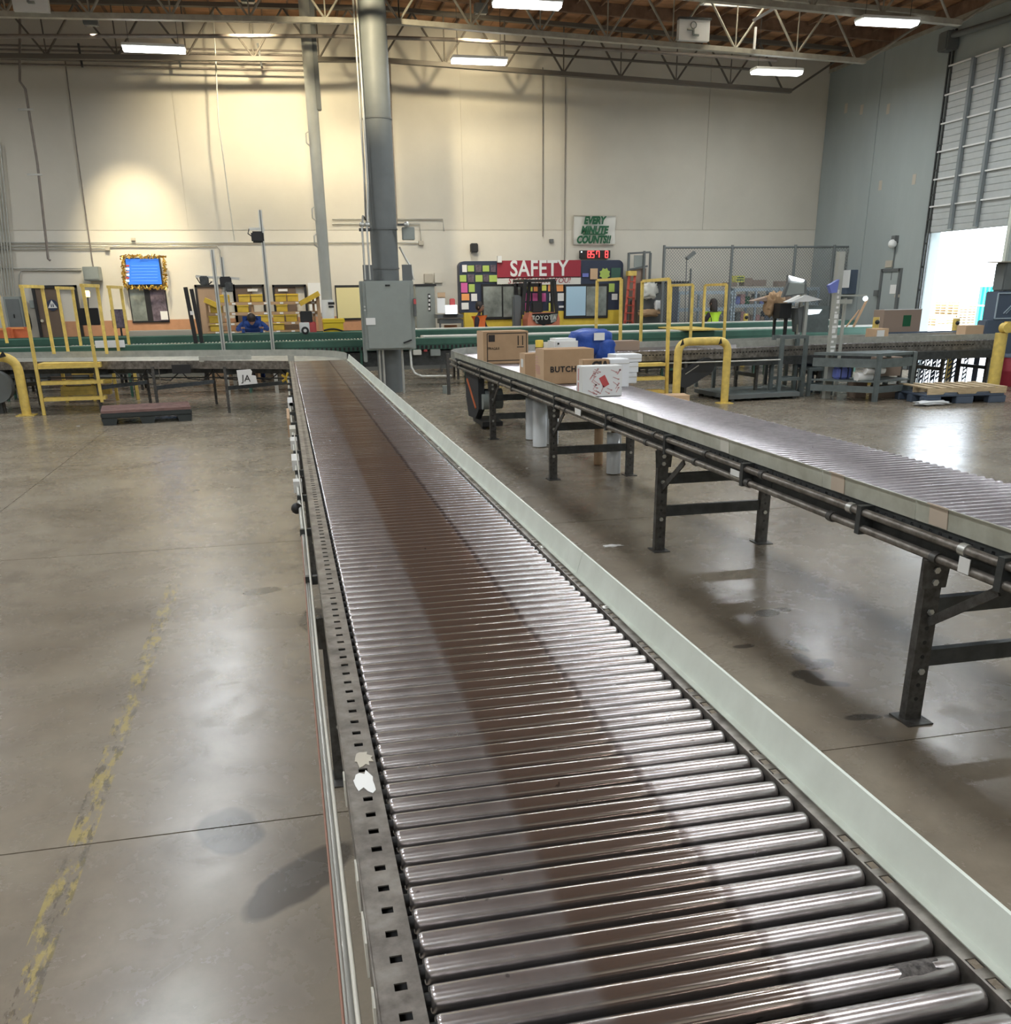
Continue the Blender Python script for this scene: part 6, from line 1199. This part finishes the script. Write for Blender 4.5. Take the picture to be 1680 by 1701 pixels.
# packing station: white post, monitors, triangular lamp
xp = aty(1385, 540, 17.1).x; ws = thing('station_post', 'tall chipped white square post beside the packing table', 'post', (xp, 17.1, 0)); a = aty(1386, 418, 17.1); MB().bar((xp, 17.1, 0), (xp, 17.1, a.z), .12, .12).build('post', 'column_pale', ws)
random.seed(8)
for k in range(16): z = .6+k*.09; MB().box(xp-.06+random.uniform(0, .04), 17.035, z, xp+random.uniform(0, .06), 17.041, z+random.uniform(.03, .08)).build('peeling_label', 'paper', ws)
def quadpanel(name, qs, Y, d, m, parent):
    ps = [aty(x, y, Y) for x, y in qs]; return MB().prism([(p_.x, p_.z) for p_ in ps], Y, Y+d, 'y').build(name, m, parent)
tm = thing('tilted_monitor', 'large tilted monitor with a bright strip on the packing station', 'monitor', tuple(aty(1330, 490, 19.4)))
st_ = thing('station_table', 'long bench under the monitors of the packing station', 'table', (10.8, 19.6, 0)); MB().bbox(8.9, 19.25, .92, 12.4, 20.25, .98, .01).build('table_top', 'bench_metal', st_)
for x in (9, 10.7, 12.3):
    for y in (19.3, 20.2): MB().bar((x, y, 0), (x, y, .92), .07).build('leg', 'bench_metal', st_)
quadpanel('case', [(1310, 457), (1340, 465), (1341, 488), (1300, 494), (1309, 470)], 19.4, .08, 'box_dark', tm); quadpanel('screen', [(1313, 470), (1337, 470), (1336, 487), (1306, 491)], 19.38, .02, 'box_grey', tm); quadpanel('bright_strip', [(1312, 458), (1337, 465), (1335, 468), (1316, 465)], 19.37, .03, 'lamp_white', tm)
p_ = aty(1334, 490, 19.45); MB().bar((p_.x, 19.5, .98), (p_.x, 19.5, p_.z+.3), .06).build('pole', 'alu', tm)
sh = thing('lamp_shade', 'white flat triangular lamp shade below the tilted monitor', 'lamp', tuple(aty(1341, 502, 18.9)))
quadpanel('shade', [(1314, 502), (1340, 490), (1367, 498), (1344, 501)], 19.3, .35, 'white', sh); p_ = aty(1341, 498, 19.4); MB().bar((p_.x, 19.4, .98), (p_.x, 19.4, p_.z), .07).build('pole', 'alu', sh)
bsd = thing('brown_shade', 'dusty brown sloping cover left of the tilted monitor', 'cover', tuple(aty(1280, 500, 20.0))); quadpanel('shade', [(1252, 500), (1298, 487), (1318, 495), (1300, 501)], 20, .3, 'card_grey', bsd); p_ = aty(1290, 498, 20.1); MB().bar((p_.x, 20.1, .0), (p_.x, 20.1, p_.z), .05).build('pole', 'steel_dark', bsd)
c = aty(1291, 510, 19.9); o = lump('tan_bundle', (c.x, 20, c.z+.05), (.2, .12, .22), 'card', None, 9, .5); tag(o, 'crumpled tan paper bundle hanging under the brown cover', 'bundle')
bx2 = thing('station_machine', 'blue grey machine body with a white oval window on the packing station', 'machine', tuple(aty(1350, 550, 18.8))); quadpanel('body', [(1335, 508), (1378, 508), (1376, 552), (1338, 552)], 19.5, .4, 'bench_metal', bx2); quadpanel('oval_window', [(1340, 514), (1366, 514), (1361, 521), (1344, 523), (1341, 519)], 19.48, .02, 'screen_white', bx2); quadpanel('side', [(1326, 512), (1337, 508), (1340, 552), (1328, 552)], 19.45, .3, 'box_dark', bx2)
bk = thing('black_box', 'black boxy device standing left of the blue grey machine', 'device', tuple(aty(1308, 525, 19.6))); rbox('body', (1297, 504), (1314, 529), 19.6, .3, 'black', parent=bk); p_ = aty(1306, 529, 19.7); MB().bar((p_.x, 19.7, .98), (p_.x, 19.7, p_.z), .06).build('stand', 'black', bk)
quad = thing('slanted_board', 'white slanted arm panel between black device and machine', 'panel', tuple(aty(1327, 525, 19.2))); quadpanel('panel', [(1323, 503), (1331, 502), (1329, 523), (1321, 524)], 19.7, .05, 'white', quad); p_ = aty(1325, 524, 19.72); MB().bar((p_.x, 19.72, .98), (p_.x, 19.72, p_.z+.05), .04).build('stand', 'box_dark', quad)
pm = thing('pole_monitor', 'small violet blue monitor tilted on the white post', 'monitor', tuple(aty(1389, 480, 16.8))); quadpanel('screen', [(1378, 474), (1395, 464), (1391, 486), (1382, 487)], 16.94, .1, 'lavender', pm)
ar_ = thing('swing_lamp', 'pale swing arm with a lamp extending right of the white post', 'arm', tuple(aty(1420, 495, 17.5)))
MB().bar(aty(1390, 501, 17.3), aty(1414, 501, 17.3), .1, .08).bar(aty(1390, 491, 17.4), aty(1440, 491, 17.4), .03, .03).build('arm', 'column_pale', ar_); MB().bar(aty(1441, 497, 17.4), aty(1418, 543, 17.4), .035).bar(aty(1428, 515, 17.5), aty(1406, 543, 17.5), .025).build('brace', 'card_light', ar_); p_ = aty(1405, 495, 17.45); MB().bar((p_.x, 17.45, 0), (p_.x, 17.45, p_.z), .05).build('pole', 'column_pale', ar_); c = aty(1438, 496, 17.4); MB().ball(c, .05).build('lamp', 'screen_white', ar_)
# carts
def cart(label, q, w, h, d, Y, rz=0, shelf=.35):
    p_ = atz(*q); t = thing('steel_cart', label, 'cart', (p_.x, p_.y, 0), None, rz)
    d = .34
    for x in (0, w):
        for y in (0, d): MB().bar((x, y, 0), (x, y, h), .07).build('leg', 'bench_metal', t, local=True)
    for z in (h-.03, shelf): MB().box(0, -.03, z-.03, w, .03, z+.03).box(0, d-.03, z-.03, w, d+.03, z+.03).build('rail', 'bench_metal', t, local=True)
    return t
cart('tall open grey steel frame at the left end of the packing station', (1292, 660), .52, 1.18, .5, 17.5); 
cart('low grey steel frame stand under the packing machine', (1342, 658), .5, .55, .5, 17.6, shelf=.2)
sb = thing('stool', 'dark stool stand between the two grey frames', 'stool', tuple(atz(1345, 650))); p_ = atz(1345, 652); MB().bar((p_.x, p_.y, 0), (p_.x, p_.y, .8), .09).build('column', 'dock_dark', sb); MB().bbox(p_.x-.25, p_.y-.15, .5, p_.x+.3, p_.y+.2, .95, .03).build('body', 'dock_dark', sb)
sf = thing('floor_scale', 'flat dark steel floor scale in front of the yellow hoop', 'floor scale', (9.2, 18, 0))
pts = [atz(1154, 656), atz(1211, 668), atz(1328, 662), atz(1300, 648)]; MB().prism([(p_.x, p_.y) for p_ in pts], .05, .12, 'z').build('plate', 'bench_metal', sf)
ctr = sum(pts, Vector())/4
for p_ in pts: u = p_.lerp(ctr, .12); MB().cyl((u.x, u.y, 0), (u.x, u.y, .05), .06, 10).build('foot', 'steel_dark', sf)
MB().bar(pts[0]+Vector((0, 0, .09)), pts[1]+Vector((0, 0, .09)), .02, .08).bar(pts[1]+Vector((0, 0, .09)), pts[2]+Vector((0, 0, .09)), .02, .08).build('rim', 'column_grey', sf)
# packing table at the right
tb_ = thing('packing_table', 'grey steel packing bench with lower shelf before the right conveyor', 'table', (11.0, 16.5, 0))
TZ = .88; tp = [Vector((10.05, 17.1, 0)), Vector((10.9, 16.2, 0)), Vector((11.85, 16.5, 0)), Vector((11.7, 17.1, 0))]
MB().prism([(p_.x, p_.y) for p_ in tp], TZ-.05, TZ, 'z').build('table_top', 'bench_metal', tb_)
MB().prism([(p_.x, p_.y) for p_ in tp], .35, .38, 'z').build('lower_shelf', 'bench_metal', tb_)
for p_ in tp[1:]: MB().bar((p_.x, p_.y, 0), (p_.x, p_.y, TZ), .08).build('leg', 'bench_metal', tb_)
for a, b in ((tp[1], tp[2]), (tp[0], tp[1])): MB().bar(a+Vector((0, 0, .70)), b+Vector((0, 0, .70)), .03, .16).bar(a+Vector((0, 0, .22)), b+Vector((0, 0, .22)), .03, .12).build('apron', 'bench_metal', tb_)
for k, (q, r_, m, lb) in enumerate((((1432, 626), .085, 'paper', 'lower white paper roll on the bench shelf'), ((1447, 615), .075, 'paper', 'upper white paper roll lying on the bench shelf'))):
    c = aty(*q, 16.5-.1*k); t = thing('paper_roll', lb, 'roll', tuple(c)); MB().cyl((c.x-.12, c.y, c.z), (c.x+.2+.08*k, c.y, c.z), r_, 16).build('paper', m, t); MB().cyl((c.x+.19+.08*k, c.y, c.z), (c.x+.205+.08*k, c.y, c.z), r_*.45, 12).build('core', 'card_grey', t)
c = aty(1397, 609, 16.9); t = thing('blue_tote', 'violet blue soft pack on the packing bench lower shelf', 'pack', tuple(c)); MB().bbox(c.x-.12, 16.8, .385, c.x+.2, 17.0, .60, .03).build('body', 'lavender', t); MB().box(c.x-.05, 16.79, .39, c.x-.03, 17.01, .61).box(c.x+.1, 16.79, .39, c.x+.12, 17.01, .61).build('strap', 'navy', t)
pxbox('cardboard_box', (1462, 594), (1498, 610), 17.05, .3, .385, 'card_grey', 'brown carton on the packing bench lower shelf')
pxbox('cardboard_box', (1424, 632), (1440, 652), 16.95, .3, 0, 'card_grey', 'tall dim carton under the packing bench'); pxbox('cardboard_box', (1456, 641), (1495, 654), 16.75, .2, 0, 'card_grey', 'flat carton lying under the packing bench')
a = atz(1525, 672); random.seed(4); o = lump('wrap_scrap', (a.x+.15, a.y-.2, .045), (.3, .1, .035), 'wrap', None, 3, .5); tag(o, 'crumpled clear wrap lying beside the stacked pallets', 'wrap scrap')
# cartons on the right conveyor
pxbox('cardboard_box', (1453, 546), (1475, 566), 18.2, .3, .98, 'card_light', 'small taped carton standing on the right cross conveyor'); a = aty(1460, 548, 18.15); tag(MB().box(a.x, 18.185, a.z-.16, a.x+.17, 18.199, a.z-.01).build('shipping_label', 'paper'), 'white shipping label on the small taped carton', 'label')
t, w, d, h = pxbox('cardboard_box', (1470, 515), (1527, 556), 19.65, .4, .987, 'card_grey', 'large dusty pink carton with a green label by the dock door'); f = -d/2-.003
MB().box(.02, f-.002, h-.36, .22, f+.002, h-.12).build('green_label', 'green_ink', t, local=True); MB().lathe([(.03, 0), (.03, .003)], (0, 0, 0), 3)
MB().box(-w/2+.0, -d/2-.01, h-.005, w/2, -d/2, h+.012).build('top_edge', 'paper', t, local=True)
ls = thing('box_stand', 'dark stand under the large carton beside the dock door', 'stand', (13.3, 19.4, 0)); a = aty(1470, 556, 19.7); b = aty(1535, 556, 19.7); MB().box(a.x, 19.6, .9, b.x, 20.1, .985).build('top', 'dock_dark', ls)
for x in (a.x+.05, b.x-.05): MB().bar((x, 19.8, 0), (x, 19.8, .9), .08).build('leg', 'dock_dark', ls)
pxbox('cardboard_box', (1606, 541), (1633, 560), 18.4, .3, .98, 'card_light', 'pale open carton at the right end of the conveyor')
# expandable conveyor end with lattice legs
ec = thing('expandable_conveyor', 'dark expandable conveyor with lattice legs before the open dock door', 'conveyor', (14, 19, 0)); a = aty(1500, 553, 18.9); b = aty(1630, 560, 18.9)
MB().box(a.x, 19.06, .98, b.x, 19.10, 1.1).box(a.x, 19.5, .98, b.x, 19.54, 1.1).build('side_rail', 'dock_dark', ec); MB().bbox(aty(1576, 565, 18.6).x, 19.1, .75, aty(1628, 565, 18.6).x, 19.5, .98, .02).build('drive_box', 'dock_dark', ec); MB().box(a.x, 19.1, 1.0, b.x, 19.5, 1.03).build('bed', 'steel_dark', ec)
lm = MB()
for px_ in (1546, 1556, 1566, 1584, 1593, 1619):
    x = aty(px_, 610, 18.8).x
    for yy in (19.1, 19.48):
        mb = MB().bar((x-.04, yy, 0), (x-.04, yy, .95), .014).bar((x+.05, yy, 0), (x+.05, yy, .95), .014)
        for j in range(9): mb.bar((x-.04, yy, .05+.1*j), (x+.05, yy, .12+.1*j), .012, .03)
        mb.build('lattice_leg', 'dock_dark', ec)
# stacked pallets: wood over dark plastic
a = atz(1528, 672); b = atz(1668, 668); w_ = 1.55; t = thing('plastic_pallet', 'dark plastic pallet beneath the wooden pallet at right', 'pallet', (12.33, 15.95, 0), None, R(-6))
for i in range(3):
    for j in range(3): x = -w_/2+.13+i*(w_-.26)/2; y = -.45+j*.45; MB().bbox(x-.17, y-.08, 0, x+.17, y+.08, .13, .01).build('foot', 'dock_dark', t, local=True)
MB().bbox(-w_/2, -.53, .13, w_/2, .53, .17, .01).build('deck', 'dock_dark', t, local=True)
t = thing('wooden_pallet', 'pale wooden pallet on top of the dark plastic one at right', 'pallet', (12.36, 15.95, .172), None, R(-6))
for k in range(7): x = -w_/2+k*(w_-.14)/6; MB().box(x, -.53, .10, x+.14, .53, .12).build('deck_board', 'pallet_wood', t, local=True)
for y in (-.51, 0, .51):
    MB().prism([(-w_/2, 0), (-w_/2+.3, 0), (-w_/2+.33, .035), (-w_/2+.58, .035), (-w_/2+.61, 0), (w_/2-.61, 0), (w_/2-.58, .035), (w_/2-.33, .035), (w_/2-.3, 0), (w_/2, 0), (w_/2, .10), (-w_/2, .10)], y-.02, y+.02, 'y').build('stringer', 'pallet_wood', t, local=True)
a = atz(1650, 648); t = thing('bollard', 'tall yellow bollard with round cap before the dock door', 'bollard', (a.x, 17.3, 0)); tp_ = aty(1664, 553, 17.3); MB().cyl((a.x, 17.3, 0), (a.x, 17.3, tp_.z), .12, 20).build('tube', 'yellow', t); MB().cyl((a.x, 17.15, tp_.z+.1), (a.x, 17.3, tp_.z+.1), .10, 16).box(a.x+.02, 17.2, tp_.z, a.x+.16, 17.3, tp_.z+.22).build('cap', 'yellow', t)
# dock equipment at the right edge
dk_ = thing('dock_machine', 'large dark blue machine with framed panel filling the right edge', 'machine', (15.4, 17.5, 0)); 
a = aty(1650, 440, 18.6); b = aty(1636, 556, 18.6); Xb = 15.95
MB().bbox(aty(1652, 500, 18.6).x, 18.5, .6, Xb, 18.9, aty(1660, 484, 18.6).z, .02).build('body', 'dock_dark', dk_)
fr_ = MB(); x0_ = aty(1653, 500, 18.5).x; zt_ = aty(1660, 487, 18.5).z; zb_ = aty(1660, 529, 18.5).z
fr_.bar((x0_+.05, 18.48, zt_), (Xb, 18.48, zt_), .02, .025).bar((x0_+.05, 18.48, zb_), (Xb, 18.48, zb_), .02, .025).bar((x0_+.05, 18.48, zb_), (x0_+.05, 18.48, zt_), .02, .025).bar((x0_+.25, 18.48, zb_+.1), (x0_+.6, 18.48, zt_-.08), .02, .02).bar((x0_+.32, 18.48, zb_+.1), (x0_+.67, 18.48, zt_-.08), .02, .012); fr_.build('frame_and_glint', 'rack_blue', dk_)  # outline frame, plus diagonal bars that imitate a highlight on the panel
MB().bbox(aty(1665, 470, 18.6).x, 18.55, aty(1660, 484, 18.6).z, Xb, 18.9, aty(1666, 435, 18.6).z, .03).build('upper_box', 'column_grey', dk_); MB().box(aty(1658, 437, 18.6).x, 18.5, aty(1666, 436, 18.6).z, Xb, 18.95, aty(1666, 434, 18.6).z).build('top_shelf', 'beige', dk_)
MB().bbox(aty(1635, 545, 18.4).x, 18.35, .70, aty(1652, 545, 18.4).x, 18.65, aty(1640, 532, 18.4).z, .02).build('control_box', 'dock_dark', dk_)
for x in (14.95, 15.85): MB().bar((x, 18.6, 0), (x, 18.6, .65), .08).build('leg', 'dock_dark', dk_)
a = atz(1672, 640); t = thing('red_drum', 'dim red drum at the right edge behind the yellow bollard', 'drum', (15.3, 18.0, 0)); MB().lathe([(.24, 0), (.25, .02), (.25, .3), (.26, .32), (.25, .34), (.25, .62), (.23, .64)], (15.3, 18.0, 0), 20).build('body', 'banner_red', t); MB().lathe([(.26, .60), (.26, .66), (.1, .67)], (15.3, 18.0, 0), 20).build('lid', 'dock_dark', t)
